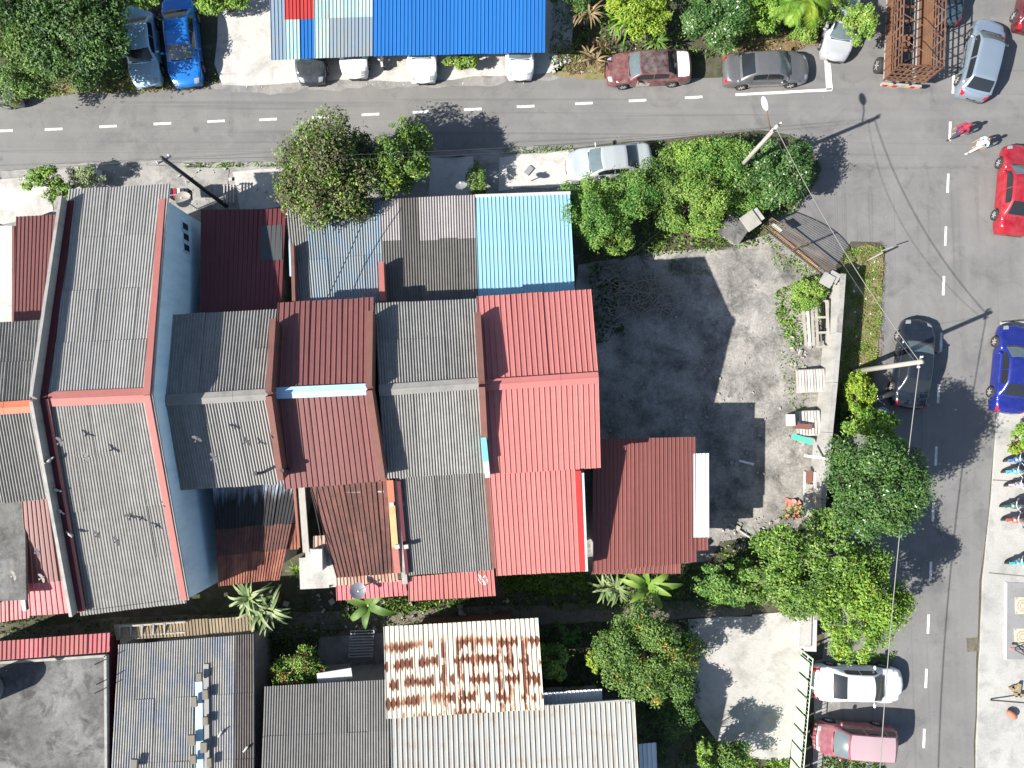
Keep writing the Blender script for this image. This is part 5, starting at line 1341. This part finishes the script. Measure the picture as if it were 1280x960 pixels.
ground_cover('weeds', [(975,410),(1000,420),(1010,520),(1000,560),(985,540),(972,450)], 260, .14, 'leaf_lime', .06, .08, .9, seed=20)
ground_cover('weeds', [(835,325),(880,322),(890,345),(840,345)], 160, .14, 'leaf_mid', .06, .12, .8, .3, seed=33)
ground_cover('weeds', [(735,330),(775,330),(780,420),(745,430)], 500, .16, 'leaf_dark', .06, .2, .8, .6, seed=34)
GSP = 'big leaved plants behind the houses'
strap_plant('spiky_plant', 'large pale spiky plant at the corner of the blue grey roof', 'spiky plant', (327,764), 2.7, 76, 1.6, .15, L['leaf_pale'], GSP, 2.3, stems=4, spread=.38)
strap_plant('spiky_plant', 'pale spiky plant under the brown shed edge', 'spiky plant', (765,736), 1.6, 48, 1.3, .13, L['leaf_pale'], GSP, 2.1, stems=2, spread=.3)
banana('banana plant with broad lime leaves below the pink canopy', (461,756), 1.9, 7, 1.8, .40, 'leaf_mid', .6, GSP)
banana('banana plant with torn green leaves behind the brown shed', (808,731), 2.2, 9, 2.1, .36, 'leaf_bright', .3, GSP)
strap_plant('spiky_plant', 'small spiky weed in the pocket between the rusty roofs', 'spiky plant', (372,712), .5, 22, .8, .07, L['leaf_lime'], GSP)
palm('small dark palm in the shaded garden by the rusty white roof', (710,795), 1.2, 9, 1.0, ['leaf_dark'])

# ================================================================== POLES, LAMP, WIRES
def pole(label, base, top, z, r0, r1, mat, lampy=False):
    """a straight post at its place; top is where its head stands, z its height"""
    b = P(*base, 0); t_ = P(*top, z); b = Vector((t_.x, t_.y, 0)) if (b - t_).xy.length < .9 else b
    t = empty('utility_pole', b, label, 'utility pole', 'utility poles')
    mb = MB(); mb.tube([b - Vector((0,0,.2)), b.lerp(t_, .5), t_], [r0, (r0 + r1) / 2, r1], 10); mb.build('post', MT[mat], t, True)
    return t, t_
p1, top1 = pole('black steel utility pole rising beside the blue side wall', (288,258), (202,197), 7.1, .12, .09, 'pole_black')
p2, top2 = pole('weathered utility pole with a street lamp at the road corner', (909,226), (972,157), 7.1, .12, .09, 'pole_concrete')
p3, top3 = pole('pale concrete utility pole over the black navy car', (1065,463), (1153,452), 6.5, .15, .10, 'pole_concrete')
for p, tp, ax in ((p1, top1, (.5,.3,0)), (p2, top2, (.4,.35,0)), (p3, top3, (.15,.45,0))):
    mb = MB(); a = Vector(ax); mb.beam(tp - a * .6 - Vector((0,0,.25)), tp + a * .6 - Vector((0,0,.25)), .06, .06); ar = mb.build('cross_arm', MT['steel'], p)
    for s in (-.5, 0, .5):
        mb = MB(); mb.lathe(tp + a * s - Vector((0,0,.22)), [(.04,0),(.05,.05),(.03,.1),(.04,.14)], 8); mb.build('insulator', MT['white_paint'], ar, True)
lh = P(957,132,6.7); la = P(961,163,6.4)
mb = MB(); mb.tube([la + Vector((.15,-.1,-.1)), la.lerp(lh, .5) + Vector((0,0,.08)), lh], [.03,.028,.025], 6); arm = mb.build('lamp_arm', MT['rust_metal'], p2, True)
mb = MB(); d = (lh - la); d.z = 0; mb.ball(lh + d.normalized() * .1, .16, .36, .1, 10, 6, Matrix.Rotation(math.atan2(d.y, d.x) - math.pi / 2, 3, 'Z')); mb.build('lamp_head', MT['white_paint'], arm, True)
t = empty('sign_post', P(1086,325,0), 'short steel post stuck in the grass verge corner', 'post')
mb = MB(); mb.tube([P(1086,325,0), P(1103,316,1.35)], .05, 6); mb.build('post', MT['pole_concrete'], t)
mb = MB(); mb.beam(P(1103,316,1.35) + Vector((-.05,.1,0)), P(1103,316,1.35) + Vector((.55,.3,.0)), .05, .06); mb.build('bracket', MT['pole_concrete'], t)
MT['wire_grey'] = m_plain('wire_grey', (.15,.148,.14), .6)
def wire(label, a, b, sag, r, n=22, mat='pole_black', twist=0):
    r *= .62
    pts = [a.lerp(b, i / n) - Vector((0, 0, sag * 4 * (i / n) * (1 - i / n))) for i in range(n + 1)]
    mb = MB(); mb.tube(pts, r, 5)
    o = mb.build('overhead_wire', MT[mat]); return tag(o, label, 'wire', 'overhead wires')
dz = Vector((0, 0, -.2))
wire('thick bundled wire running from the concrete pole down the road', top3 + dz, P(1080,1500,6.2), 1.0, .034, 40, 'wire_grey')
wire('wire bundle from the concrete pole to the lamp pole at the corner', top3 + dz, top2 + dz, .55, .028, 22, 'wire_grey')
wire('second thin wire between the concrete pole and the lamp pole', top3 + dz * 2.5, top2 + dz * 2.5, .95, .014)
wire('long thin wire along the road from the lamp pole to the black pole', top2 + dz, top1 + dz, .7, .014, 40)
wire('lower thin wire along the road from the lamp pole to the black pole', top2 + dz * 3, top1 + dz * 3, .9, .012, 40)
wire('thin wire leaving the black pole along the road', top1 + dz, P(-700,235,7.0), .8, .014, 30)
wire('black twisted service cable over the faded blue porch roof', P(458,266,4.6), P(409,372,4.9), .2, .035, 20)
wire('thin service wire from the lamp pole to the salmon house', top2 + dz * 2, P(742,360,5.7), .6, .008, 20)
wire('black drop cable hanging over the rusty roofs', P(388,612,4.75), P(404,690,4.2), .15, .03, 14)
wire('thin service wire from the concrete pole to the verge', top3 + dz * 2, P(1115,424,2.0), .3, .010, 12)

# ================================================================== PEOPLE
def person(label, feet, face, h, shirt, trousers, skin, hair, scarf=None, sleeve_long=True, stride=.22):
    b = P(*feet, .02)
    t = empty('person', b, label, 'person', 'people walking across the junction', face)
    k = h / 1.7
    J = {'pel':(0,0,.92),'waist':(0,0,1.08),'chest':(0,0,1.28),'neck':(.0,0,1.46),'chin':(.02,0,1.52),'head':(.02,0,1.63)}
    V = [(0,0,.92),(0,0,1.08),(0,0,1.28),(0,0,1.42),(0,0,1.50)]; rad = [(.155,.12),(.135,.10),(.165,.11),(.09,.075),(.055,.055)]
    E = [(0,1),(1,2),(2,3),(3,4)]
    def add(v, r, par): V.append(v); rad.append(r if isinstance(r, tuple) else (r, r)); E.append((par, len(V) - 1)); return len(V) - 1
    for s, f in ((1, stride), (-1, -stride)):
        hp = add((0, s * .09, .86), .085, 0); kn = add((f * .55, s * .095, .48), .06, hp); an = add((f - (.06 if f < 0 else 0), s * .095, .09 + (.05 if f < 0 else 0)), .04, kn); add((f + .15, s * .11, .04 + (.0 if f < 0 else .0)), .035, an)
        sh = add((0, s * .19, 1.38), .06, 3); el = add((-f * .5, s * .25, 1.10), .042, sh); wr = add((-f * .6 + .10, s * .25, .88), .03, el)
        pm = add((-f * .6 + .13, s * .25, .80), (.038, .02), wr)
        for q in range(4):
            o_ = (q - 1.5) * .019; l = (.058, .068, .064, .05)[q]; f1 = add((-f*.6 + .14 + o_, s * .247, .745), .009, pm); f2 = add((-f*.6 + .15 + o_, s * .235, .745 - l * .55), .008, f1); add((-f*.6 + .152 + o_, s * .215, .745 - l), .007, f2)
        th = add((-f*.6 + .17, s * .225, .79), .011, pm); add((-f*.6 + .185, s * .205, .755), .009, th)
    me = bpy.data.meshes.new('body'); me.from_pydata([tuple(c * k for c in v) for v in V], E, []); me.materials.append(skin)
    o = bpy.data.objects.new('body', me); COL.objects.link(o); o.parent = t
    md = o.modifiers.new('skin', 'SKIN'); md.use_smooth_shade = True
    for q, r in zip(me.skin_vertices[0].data, rad): q.radius = (r[0] * k, r[1] * k)
    me.skin_vertices[0].data[0].use_root = True
    o.modifiers.new('sub', 'SUBSURF').levels = 1; o.modifiers['sub'].render_levels = 1
    # head with face
    mb = MB(); hd = Vector((.02, 0, 1.615)) * k
    mb.ball(hd, .10 * k, .078 * k, .12 * k, 14, 10); mb.cur = 1
    mb.ball(hd + Vector((.1, 0, -.015)) * k, .018 * k, .013 * k, .026 * k, 6, 5)
    for s in (-1, 1): mb.ball(hd + Vector((0, .08 * s, -.01)) * k, .018 * k, .01 * k, .028 * k, 6, 5)
    mb.cur = 2
    for s in (-1, 1): mb.ball(hd + Vector((.09, .03 * s, .012)) * k, .012 * k, .014 * k, .009 * k, 6, 5)
    mb.cur = 3; mb.ball(hd + Vector((.092, 0, -.058)) * k, .01 * k, .024 * k, .007 * k, 6, 5)
    mb.build('head', [skin, skin, MT['void'], MT['lamp_red']], t, True, local=True)
    mb = MB()
    if scarf:
        mb.ball(hd + Vector((-.018, 0, .018)) * k, .118 * k, .10 * k, .128 * k, 12, 8); mb.lathe((0, 0, 1.36 * k), [(.20 * k, 0), (.16 * k, .06 * k), (.09 * k, .15 * k)], 14); mb.build('headscarf', scarf, t, True, local=True)
    else:
        mb.ball(hd + Vector((-.022, 0, .025)) * k, .108 * k, .09 * k, .118 * k, 12, 8); mb.build('hair', hair, t, True, local=True)
    # clothing
    def cloth(name, VV, EE, RR, m):
        me = bpy.data.meshes.new(name); me.from_pydata([tuple(c * k for c in v) for v in VV], EE, []); me.materials.append(m)
        q = bpy.data.objects.new(name, me); COL.objects.link(q); q.parent = t
        mdd = q.modifiers.new('skin', 'SKIN'); mdd.use_smooth_shade = True
        for a, r in zip(me.skin_vertices[0].data, RR): a.radius = (r[0] * k, r[1] * k)
        me.skin_vertices[0].data[0].use_root = True; sb = q.modifiers.new('sub', 'SUBSURF'); sb.levels = sb.render_levels = 1
    hem = .68 if scarf else .84
    VV = [(0,0,1.08),(0,0,hem),(0,0,1.28),(0,0,1.41)]; EE = [(0,1),(0,2),(2,3)]; RR = [(.165,.135),(.205 if scarf else .18,.16 if scarf else .135),(.19,.135),(.11,.09)]
    for s, f in ((1, stride), (-1, -stride)):
        n0 = len(VV); VV += [(0, s * .19, 1.37), (-f * .5, s * .255, 1.10)]; RR += [(.08,.08), (.062,.062)]; EE += [(3, n0), (n0, n0 + 1)]
        if sleeve_long: VV.append((-f * .6 + .09, s * .255, .91)); RR.append((.05,.05)); EE.append((n0 + 1, n0 + 2))
    cloth('shirt', VV, EE, RR, shirt)
    VV = [(0,0,.93)]; EE = []; RR = [(.16,.13)]
    for s, f in ((1, stride), (-1, -stride)):
        n0 = len(VV); VV += [(0, s * .09, .84), (f * .55, s * .097, .48), (f - (.05 if f < 0 else 0), s * .097, .14 + (.05 if f < 0 else 0))]; RR += [(.10,.10), (.08,.08), (.065,.065)]; EE += [(0, n0), (n0, n0 + 1), (n0 + 1, n0 + 2)]
    cloth('trousers', VV, EE, RR, trousers)
    for s, f in ((1, stride), (-1, -stride)):
        mb = MB(); mb.ball(Vector((f + .06 - (.06 if f < 0 else 0), s * .10, .05)) * k, .14 * k, .05 * k, .05 * k, 8, 6); mb.build('shoe', MT['white_paint' if not scarf else 'black_plastic'], t, True, local=True)
skin = m_plain('skin', (.30,.17,.11), .5, var=.05)
person('person in a long maroon top and headscarf walking in the road', (1189,171), R(205), 1.66, m_plain('cloth_maroon', (.24,.02,.05), .85), m_plain('cloth_navy', (.03,.03,.07), .85), skin, MT['void'], m_plain('cloth_wine', (.26,.015,.04), .85))
person('person in a pale blue top and white trousers walking in the road', (1213,188), R(200), 1.68, m_plain('cloth_blue', (.36,.58,.68), .85), m_plain('cloth_cream', (.55,.50,.45), .85), skin, m_plain('hair', (.03,.018,.015), .6), None, False)

# ================================================================== BIRDS
def bird_mesh(k):
    mb = MB(); mb.ball((0,0,0), .15, .06, .055, 8, 6); mb.ball((.16,0,.03), .045,.035,.035,6,5)
    mb.beam((-.13,0,.0), (-.28,0,.0), .10, .012); mb.beam((.2,0,.03), (.235,0,.025), .015, .012)
    up = (.10, .04, -.05)[k]
    for s in (-1, 1):
        a = len(mb.v)
        mb.add([(.09, s*.04, .03), (-.06, s*.04, .03), (-.10, s*.20, .03 + up*.7), (.10, s*.20, .03 + up*.7), (.0, s*.36, .03 + up), (-.10, s*.34, .03 + up)],
               [(0,1,2,3),(3,2,5,4)] if s > 0 else [(3,2,1,0),(4,5,2,3)])
    o = mb.build('pigeon', [m_plain('plume', [(.11,.11,.115),(.26,.24,.22),(.07,.07,.075)][k], .8, var=.3, scale=12)], None, True, True); me = o.data; bpy.data.objects.remove(o); return me
BM = [bird_mesh(k) for k in range(3)]
GB = 'pigeons over the roofs'
for x, y, z, k, rz, lab, g in (
    (76,552,8.6,0,.6,'grey pigeon flying over the long roof just below the salmon ridge',None), (109,571,8.4,0,.7,'grey pigeon flying over the middle of the long roof below the ridge',None),
    (97,593,7.2,1,.8,'tan pigeon flying low over the long grey roof',None), (101,623,7.0,1,.9,'second tan pigeon flying low over the long grey roof, farther from the ridge',None),
    (122,668,7.9,2,.8,'dark pigeon over the lower half of the long roof, closer to the parapet',None), (146,676,7.7,2,.9,'dark pigeon over the lower half of the long roof, farthest down the slope',None), (163,645,7.9,2,1.2,'dark pigeon flying near the salmon barge strip of the long roof',None),
    (246,548,7.7,2,.7,'dark pigeon flying in front of the shaded part of the low grey roof',None), (268,572,7.7,0,.6,'grey pigeon flying over the sunlit sheets of the low grey roof',None), (309,552,7.9,2,.5,'dark pigeon flying near the brown parapet of the maroon house',None),
    (18,719,5.4,1,.7,'pale pigeon flying above the stained concrete slab at the frame edge',None), (53,722,5.2,1,.9,'pale pigeon flying above the pinkish sheets before the tall house',None), (48,690,4.9,0,.4,'grey pigeon flying over the maroon back roof before the tall house',None)):
    o = bpy.data.objects.new('pigeon', BM[k]); COL.objects.link(o); o.location = P(x, y, z); o.rotation_euler = (RNG.normal() * .15, RNG.normal() * .15, rz + RNG.normal() * .3); o.scale = (.66, .66, .66)
    tag(o, lab, 'pigeon', g)
def perch_mesh():
    mb = MB(); mb.ball((0,0,.1), .14, .065, .07, 8, 6); mb.ball((.13,0,.18), .045,.035,.04,6,5); mb.beam((-.1,0,.09), (-.25,0,.07), .07, .02); mb.tube([(0,.02,.06),(0,.02,-.02)], .008, 4); mb.tube([(0,-.02,.06),(0,-.02,-.02)], .008, 4)
    o = mb.build('pigeon', [m_plain('plume_mix', (.38,.37,.37), .8, var=.6, scale=9)], None, True, True); me = o.data; bpy.data.objects.remove(o); return me
PM = perch_mesh()
for (x, y, z, lab, g) in ((63,576,7.95,'perched pigeon on the grey parapet, the one closest to the ridge',None),(71,612,7.45,'perched pigeon on the grey parapet, second from the ridge',None),(76,638,7.15,'perched pigeon on the grey parapet, third from the ridge',None),(90,668,6.9,'perched pigeon beside the salmon flashing, farthest down the parapet',None),
                      (277,915,3.62,'pale pigeon standing on the blue grey roof by its blue strip',None),(309,934,3.66,'pale pigeon standing on the dark edge of the blue grey roof',None)):
    o = bpy.data.objects.new('pigeon', PM); COL.objects.link(o); o.location = P(x, y, z); o.rotation_euler = (0, 0, RNG.uniform(0, 6)); tag(o, lab, 'pigeon', g)

# ================================================================== SATELLITE DISHES, CHIMNEY PIPES
def dish(label, px, z, r, az, el, foot=.5, mat='steel'):
    c = P(*px, z); t = empty('satellite_dish', (c.x, c.y, z - foot), label, 'satellite dish', 'satellite dishes')
    q = (Matrix.Rotation(az, 3, 'Z') @ Matrix.Rotation(math.pi / 2 - el, 3, 'Y'))
    mb = MB(); n = 18; vs = []; fs = []
    for i in range(6):
        rr = r * i / 5
        for k in range(n):
            a = 2 * math.pi * k / n; vs.append(c + q @ Vector((rr * math.cos(a), rr * math.sin(a), .22 * rr * rr / r)))
    for i in range(5):
        for k in range(n): fs.append((i*n+k, i*n+(k+1) % n, (i+1)*n+(k+1) % n, (i+1)*n+k))
    mb.add(vs, fs); mb.build('reflector', MT[mat], t, True)
    mb = MB(); f = c + q @ Vector((0, 0, r * .8)); mb.tube([c + q @ Vector((r * .95, 0, .2 * r)), f], .012, 4); mb.ball(f, .05, .05, .06, 6, 5); mb.build('feed_arm', MT['white_paint'], t)
    mb = MB(); mb.tube([Vector((c.x, c.y, z - foot)), c], .03, 6); mb.build('mast', MT['steel'], t)
dish('white satellite dish above the porch eave near the pale slab', (577,233), 3.6, .29, R(110), R(55), .5, 'steel')
dish('dark satellite dish on the pink canopy above the banana plant', (447,738), 3.7, .38, R(20), R(70), .6, 'steel')
dish('grey round dish table beside the tall blue wall', (230,250), 1.6, .42, R(10), R(85), 1.5, 'wood_grey')
for lab, a, b, z in (('black chimney pipe standing on the shaded grey roof edge', (328,591), (345,584), 6.05), ('black chimney pipe standing on the maroon roof', (361,587), (381,579), 6.1)):
    o = P(*a, z); t = empty('vent_pipe', o, lab, 'vent pipe', 'black vent pipes')
    mb = MB(); mb.tube([o, o + Vector((-.05, .02, .75))], .07, 8); mb.build('pipe', MT['pole_black'], t, True)
    mb = MB(); mb.tube([o + Vector((-.05, .02, .75)), o + Vector((-.05, .02, .82))], .1, 8); mb.build('cap', MT['black_plastic'], t)

# ================================================================== THINGS AGAINST THE YARD WALL
def louvre(label, px, z, lx, ly, n, rz, mat='wood_grey', along='x'):
    c = P(*px, z); t = empty('louvre_panel', (c.x, c.y, 0), label, 'shutter', 'wooden shutters by the yard wall')
    q = Matrix.Rotation(rz, 3, 'Z') @ Matrix.Rotation(R(-14), 3, 'Y')
    for i in range(n):
        x = -lx / 2 + lx * (i + .5) / n
        mb = MB(); mb.box(c, (lx / n * .78, ly, .05), 0, q @ Matrix.Translation((0,0,0)).to_3x3()); 
        v = q @ Vector((x, 0, 0))
        for k in range(len(mb.v)): mb.v[k] = mb.v[k] + v
        mb.build('slat', MT['white_wall' if (i % 3) else mat], t)
    for s in (-1, 1):
        mb = MB(); mb.box(c + q @ Vector((0, s * ly * .5, -.05)), (lx, .07, .06), 0, q); mb.build('rail', MT[mat], t)
louvre('slatted shutter leaning on the yard wall, its slats wide', (1013,476), .5, 1.45, 1.15, 10, R(2))
louvre('slatted shutter leaning on the yard wall above the brown board', (1010,529), .5, 1.2, 1.25, 8, R(2))
t = empty('window_frame', P(1024,405,0), 'old wooden window frame with three openings leaning on the wall', 'window frame')
c = P(1024,405,.8)
for x in (-.28, .28):
    mb = MB(); mb.box(c + Vector((x + .16, 0, .1 * x)), (.12, 2.5, .1), R(1.5)); mb.build('stile', MT['wood_grey'], t)
for y in (-1.2, -.45, .35, 1.2):
    mb = MB(); mb.box(c + Vector((.16, y, 0)), (.5, .11, .09), R(1.5)); mb.build('rail', MT['wood_grey'], t)
for k, x in enumerate((-.34, -.5, -.66)):
    mb = MB(); mb.box(c + Vector((x, -.1 * k, -.12 * k)), (.13, 2.3 - .2 * k, .06), R(1.5 + k)); mb.build('plank', MT['wood_grey' if k != 1 else 'white_wall'], t)
def board(name, label, cat, px, z, size, rz, mat, group=None, tilt=0):
    c = P(*px, z); mb = MB(); mb.box(Vector((0,0,0)), size, rz, Matrix.Rotation(tilt, 3, 'Y'))
    o = mb.build(name, MT[mat], None, local=True); o.location = c; tag(o, label, cat, group); return o
MT['green_board'] = m_plain('green_board', (.06,.36,.26), .6)
board('board', 'short brown board lying across the lower shutter', 'board', (1003,533), .75, (1.0,.28,.05), R(-3), 'brown_wall')
board('board', 'turquoise green board leaning below the shutters', 'board', (1003,549), .55, (1.05,.3,.05), R(-18), 'green_board', None, R(-15))
board('post', 'short white post standing by the lower shutter', 'post', (988,525), .45, (.16,.6,.9), R(2), 'white_wall')
board('beam', 'white beam lying across the wall top', 'beam', (1022,572), 1.55, (1.35,.12,.12), R(-8), 'white_paint')
t = empty('old_door', P(1018,618,0), 'pale panelled door leaning on the wall with brown top panels', 'door')
c = P(1018,618,.7)
for x in (-.48, 0, .48):
    mb = MB(); mb.box(c + Vector((x, 0, .2 * x)), (.09, 2.3, .08), R(-2)); mb.build('stile', MT['white_wall'], t)
for x in (-.24, .24):
    for y, m in ((.9, 'brown_wall'), (.2, 'wood_grey'), (-.6, 'white_wall')):
        mb = MB(); mb.box(c + Vector((x, y, .2 * x - .03)), (.38, .62, .04), R(-2)); mb.build('panel', MT[m], t)
MT['coral'] = m_plain('coral', (.42,.17,.14), .85)
def rag(label, px, r, mat, z=.12, seed=0):
    c = P(*px, z); n = 10; vs = []; fs = []
    for i in range(n + 1):
        for j in range(n + 1):
            x, y = (i / n - .5) * 2 * r, (j / n - .5) * 2 * r
            q = mnoise.noise(Vector((x * 2.3 + seed, y * 2.3, seed))); k = 1 + .35 * mnoise.noise(Vector((math.atan2(y, x) * 1.5, seed, 0)))
            vs.append(c + Vector((x * k * .75, y * k, abs(q) * .35 - .05)))
    for i in range(n):
        for j in range(n): fs.append((i*(n+1)+j, (i+1)*(n+1)+j, (i+1)*(n+1)+j+1, i*(n+1)+j+1))
    o = mesh_obj('rag', vs, fs, MT[mat], None, True); tag(o, label, 'cloth'); return o
rag('crumpled coral cloth on the concrete by the pale door', (991,636), .5, 'coral')
def post_along(label, a, b, za, zb, r, mat, cat='post'):
    mb = MB(); mb.tube([P(*a, za), P(*b, zb)], r, 6); o = mb.build('pole_stick', MT[mat]); tag(o, label, cat)
post_along('white plastic pipe lying on the shaded yard', (924,576), (942,580.5), .1, .14, .07, 'white_paint', 'pipe')
post_along('thin pale pipe lying by the dark debris behind the shed', (912,655), (938,672), .1, .16, .05, 'white_wall', 'pipe')
# concrete debris and twigs nobody could count
def rubble(name, px, n, s0, s1, mat, z=.05, seed=1):
    rr = random.Random(seed); mb = MB(); xs = [p[0] for p in px]; ys = [p[1] for p in px]; k = 0
    while k < n:
        x, y = rr.uniform(min(xs), max(xs)), rr.uniform(min(ys), max(ys))
        if not inside(x, y, px): continue
        k += 1; s = rr.uniform(s0, s1) * rr.choice((.35, .45, .6, 1)); c = P(x, y, z + s * .25)
        mb.box(c, (s, s * rr.uniform(.4, 1), s * .5), rr.uniform(0, 3), Matrix.Rotation(rr.uniform(-.5, .5), 3, 'X'))
    o = mb.build(name, MT[mat]); o['kind'] = 'stuff'
yd = [(750,330),(900,325),(1000,345),(1030,420),(1015,600),(940,660),(885,660),(880,545),(750,540)]
rubble('rubble', yd, 190, .05, .14, 'wood_grey')
rubble('rubble', [(760,440),(900,440),(960,540),(950,640),(880,540),(760,545)], 90, .05, .22, 'wood_grey', seed=2)
rubble('rubble', [(985,400),(1012,400),(1012,470),(990,470)], 60, .08, .3, 'wood_grey', seed=3)
rubble('rubble', [(905,640),(985,650),(1000,690),(900,695)], 90, .06, .3, 'wood_grey', seed=4)
rubble('litter', [(250,105),(700,97),(700,104),(250,112)], 35, .03, .08, 'white_paint', .03, seed=5)
rubble('litter', [(330,715),(440,735),(640,742),(640,775),(330,800)], 120, .06, .3, 'wood_grey', .08, seed=6)
rubble('litter', [(1060,312),(1104,312),(1085,500),(1055,500)], 40, .04, .12, 'white_paint', .1, seed=7)
rubble('litter', [(690,60),(740,60),(745,92),(690,92)], 40, .06, .3, 'white_wall', .08, seed=8)
rubble('litter', [(210,205),(380,203),(380,260),(240,260)], 60, .04, .18, 'white_wall', .09, seed=9)
rubble('litter', [(0,130),(1100,95),(1100,150),(0,215)], 60, .02, .05, 'wood_grey', .03, seed=10)
mb = MB(); rr = random.Random(3)
for i in range(330):
    x, y = rr.gauss(800, 19), rr.gauss(368, 14); a = rr.gauss(.3, .8); l = rr.uniform(.3, 1.1); c = P(x, y, rr.uniform(.08, .45)); d = Vector((math.cos(a), math.sin(a), rr.gauss(0, .2))) * l
    mb.tube([c - d * .5, c + Vector((rr.gauss(0,.08), rr.gauss(0,.08), .05)), c + d * .5], [.018, .024, .010], 4)
o = mb.build('dry_branches', MT['bark_pale']); o['kind'] = 'stuff'
# ================================================================== SMALL THINGS ROUND THE HOUSES AND PAVEMENT
def tub(label, px, z, r, h, mat, water=None, group='tubs and pots'):
    c = P(*px, z); t = empty('tub', c, label, 'tub', group)
    mb = MB(); mb.lathe(c, [(r*.75,0),(r,h),(r*.92,h),(r*.85,h*.75)], 16); mb.build('bucket', MT[mat], t, True)
    if water:
        mb = MB(); mb.lathe(c, [(r*.86,h*.78),(r*.86,h*.8)], 16); mb.build('contents', MT[water], t)
MT['pool_blue'] = m_plain('pool_blue', (.10,.30,.65), .3); MT['soil'] = m_plain('soil', (.06,.045,.03), .9); MT['terracotta'] = m_plain('terracotta', (.30,.13,.08), .8)
tub('grey round tub on the verge beside the black motorcycle', (1077,501), .06, .36, .45, 'wood_grey', 'wood_grey')
tub('square looking tub of blue water on the verge', (1099,517), .06, .34, .4, 'white_wall', 'pool_blue')
tub('terracotta pot by the pavement motorcycles', (1269,559), .14, .3, .4, 'terracotta', 'soil')
tub('pale pot holding a yellow green plant at the frame edge', (1277,547), .14, .28, .35, 'white_wall', 'soil')
tree('potted_plant', 'round lime plant growing in the terracotta pot', 'plant', (1269,558), .75, .38, .3, 420, .13, L['leaf_yellow'], 8, .4, 'potted plants', trunk_r=.03)
tree('potted_plant', 'yellow green plant in the pale pot at the frame edge', 'plant', (1278,546), .9, .55, .4, 520, .16, L['leaf_lime'], 9, .4, 'potted plants', trunk_r=.03)
tree('potted_plant', 'dark spiky leaved plant in a planter under the blue roof', 'plant', (577,77), .8, (.75,.5), .5, 800, .2, L['leaf_bright'], 10, .4, 'potted plants', trunk_r=.04)
tub('planter under the plant beside the white cars', (575,82), .06, .35, .4, 'white_wall', 'soil')
o = board('bollard', 'toppled red brown bucket on the pavement by a stick', 'bucket', (1263,893), .2, (.1,.1,.1), 0, 'terracotta')
mb = MB(); mb.ball((0,0,.12), .3, .19, .18, 12, 8, Matrix.Rotation(R(-40), 3, 'Z')); o2 = mb.build('bucket', MT['terracotta'], None, True, True); o2.location = P(1263,892,.2); tag(o2, 'toppled red brown bucket on the pavement by a dark stick', 'bucket'); bpy.data.objects.remove(o)
post_along('dark stick lying on the pavement near the frame edge', (1238,875), (1300,880), .2, .9, .035, 'pole_black', 'stick')
t = empty('timber_pile', P(1270,862,.13), 'small pile of tan timber offcuts on the pavement', 'timber pile')
for k in range(6):
    mb = MB(); mb.box(P(1268 + k % 3 * 3, 858 + k * 2, .2 + .06 * (k % 3)), (.6, .12, .08), R(20 + 30 * k)); mb.build('offcut', MT['plank'], t)
t = empty('tripod_stand', P(1272,812,.15), 'black folding stand on the grey tiled floor', 'stand')
for k in range(3):
    mb = MB(); mb.tube([P(1266,811,.5), P(1285, 803 + k * 9, .17)], .025, 5); mb.build('leg', MT['pole_black'], t)
mb = MB(); mb.box(P(1265,811,.5), (.2,.1,.1)); mb.build('cap', MT['coral'], t)
MT['bed_white'] = m_plain('bed_white', (.5,.5,.49), .6)
t = empty('ladder_stack', P(452,805,0), 'stack of pale window louvres in the shaded yard', 'louvre stack')
for k in range(5):
    c = P(453 - k * .6, 790 + k * 7.2, .5); 
    for dy in (-.07, .07):
        mb = MB(); mb.box(c + Vector((0, dy, 0)), (1.22, .035, .08), R(2)); mb.build('rail', MT['bed_white'], t)
    for dx in (-.6, .6):
        mb = MB(); mb.box(c + Vector((dx, 0, 0)), (.04, .18, .08), R(2)); mb.build('end_bar', MT['bed_white'], t)
sheet_poly('yard_floor', [(398,785),(478,778),(482,848),(398,852)], .05, MT['concrete'], amp=.08, thick=.03, seed=9)
sheet_poly('ledge_slab', [(405,835),(438,832),(436,850),(400,852)], .4, MT['pale_concrete'], amp=.02, thick=.4)
# clutter by the black pole
t = empty('rack', P(284,245,0), 'metal rack of pale slats beside the black pole', 'rack')
for k in range(4):
    mb = MB(); mb.box(P(280 + k * 4, 242, .7), (.05, 1.0, .05)); mb.build('slat', MT['white_wall'], t)
for dy in (-.45, .45):
    mb = MB(); mb.box(P(286,242,.7) + Vector((0, dy, -.04)), (.7, .05, .05)); mb.build('rail', MT['coral'], t)
mb = MB()
for dx in (-.3, .3):
    for dy in (-.42, .42):
        mb = MB(); mb.tube([P(286,242,.7) + Vector((dx, dy, 0)), P(286,242,.7) + Vector((dx, dy, -.68))], .02, 4); mb.build('leg', MT['steel'], t)
t = empty('laundry_rack', P(222,246,0), 'drying rack hung with dark clothes beside the blue wall', 'drying rack')
for k, m in enumerate(('void','cloth_wine','white_wall','cloth_navy','void')):
    mb = MB(); mb.box(P(216 + k * 5, 243, 1.2), (.16, .5, .5), R(5)); mb.build('garment', MT.get(m) or bpy.data.materials[m], t)
mb = MB(); mb.tube([P(212,244,1.5), P(243,241,1.5)], .02, 5); mb.build('rail', MT['steel'], t)
board('board', 'white board lying on the slab before the pale shrub', 'board', (661,213), .12, (.3,.5,.08), R(-40), 'steel')
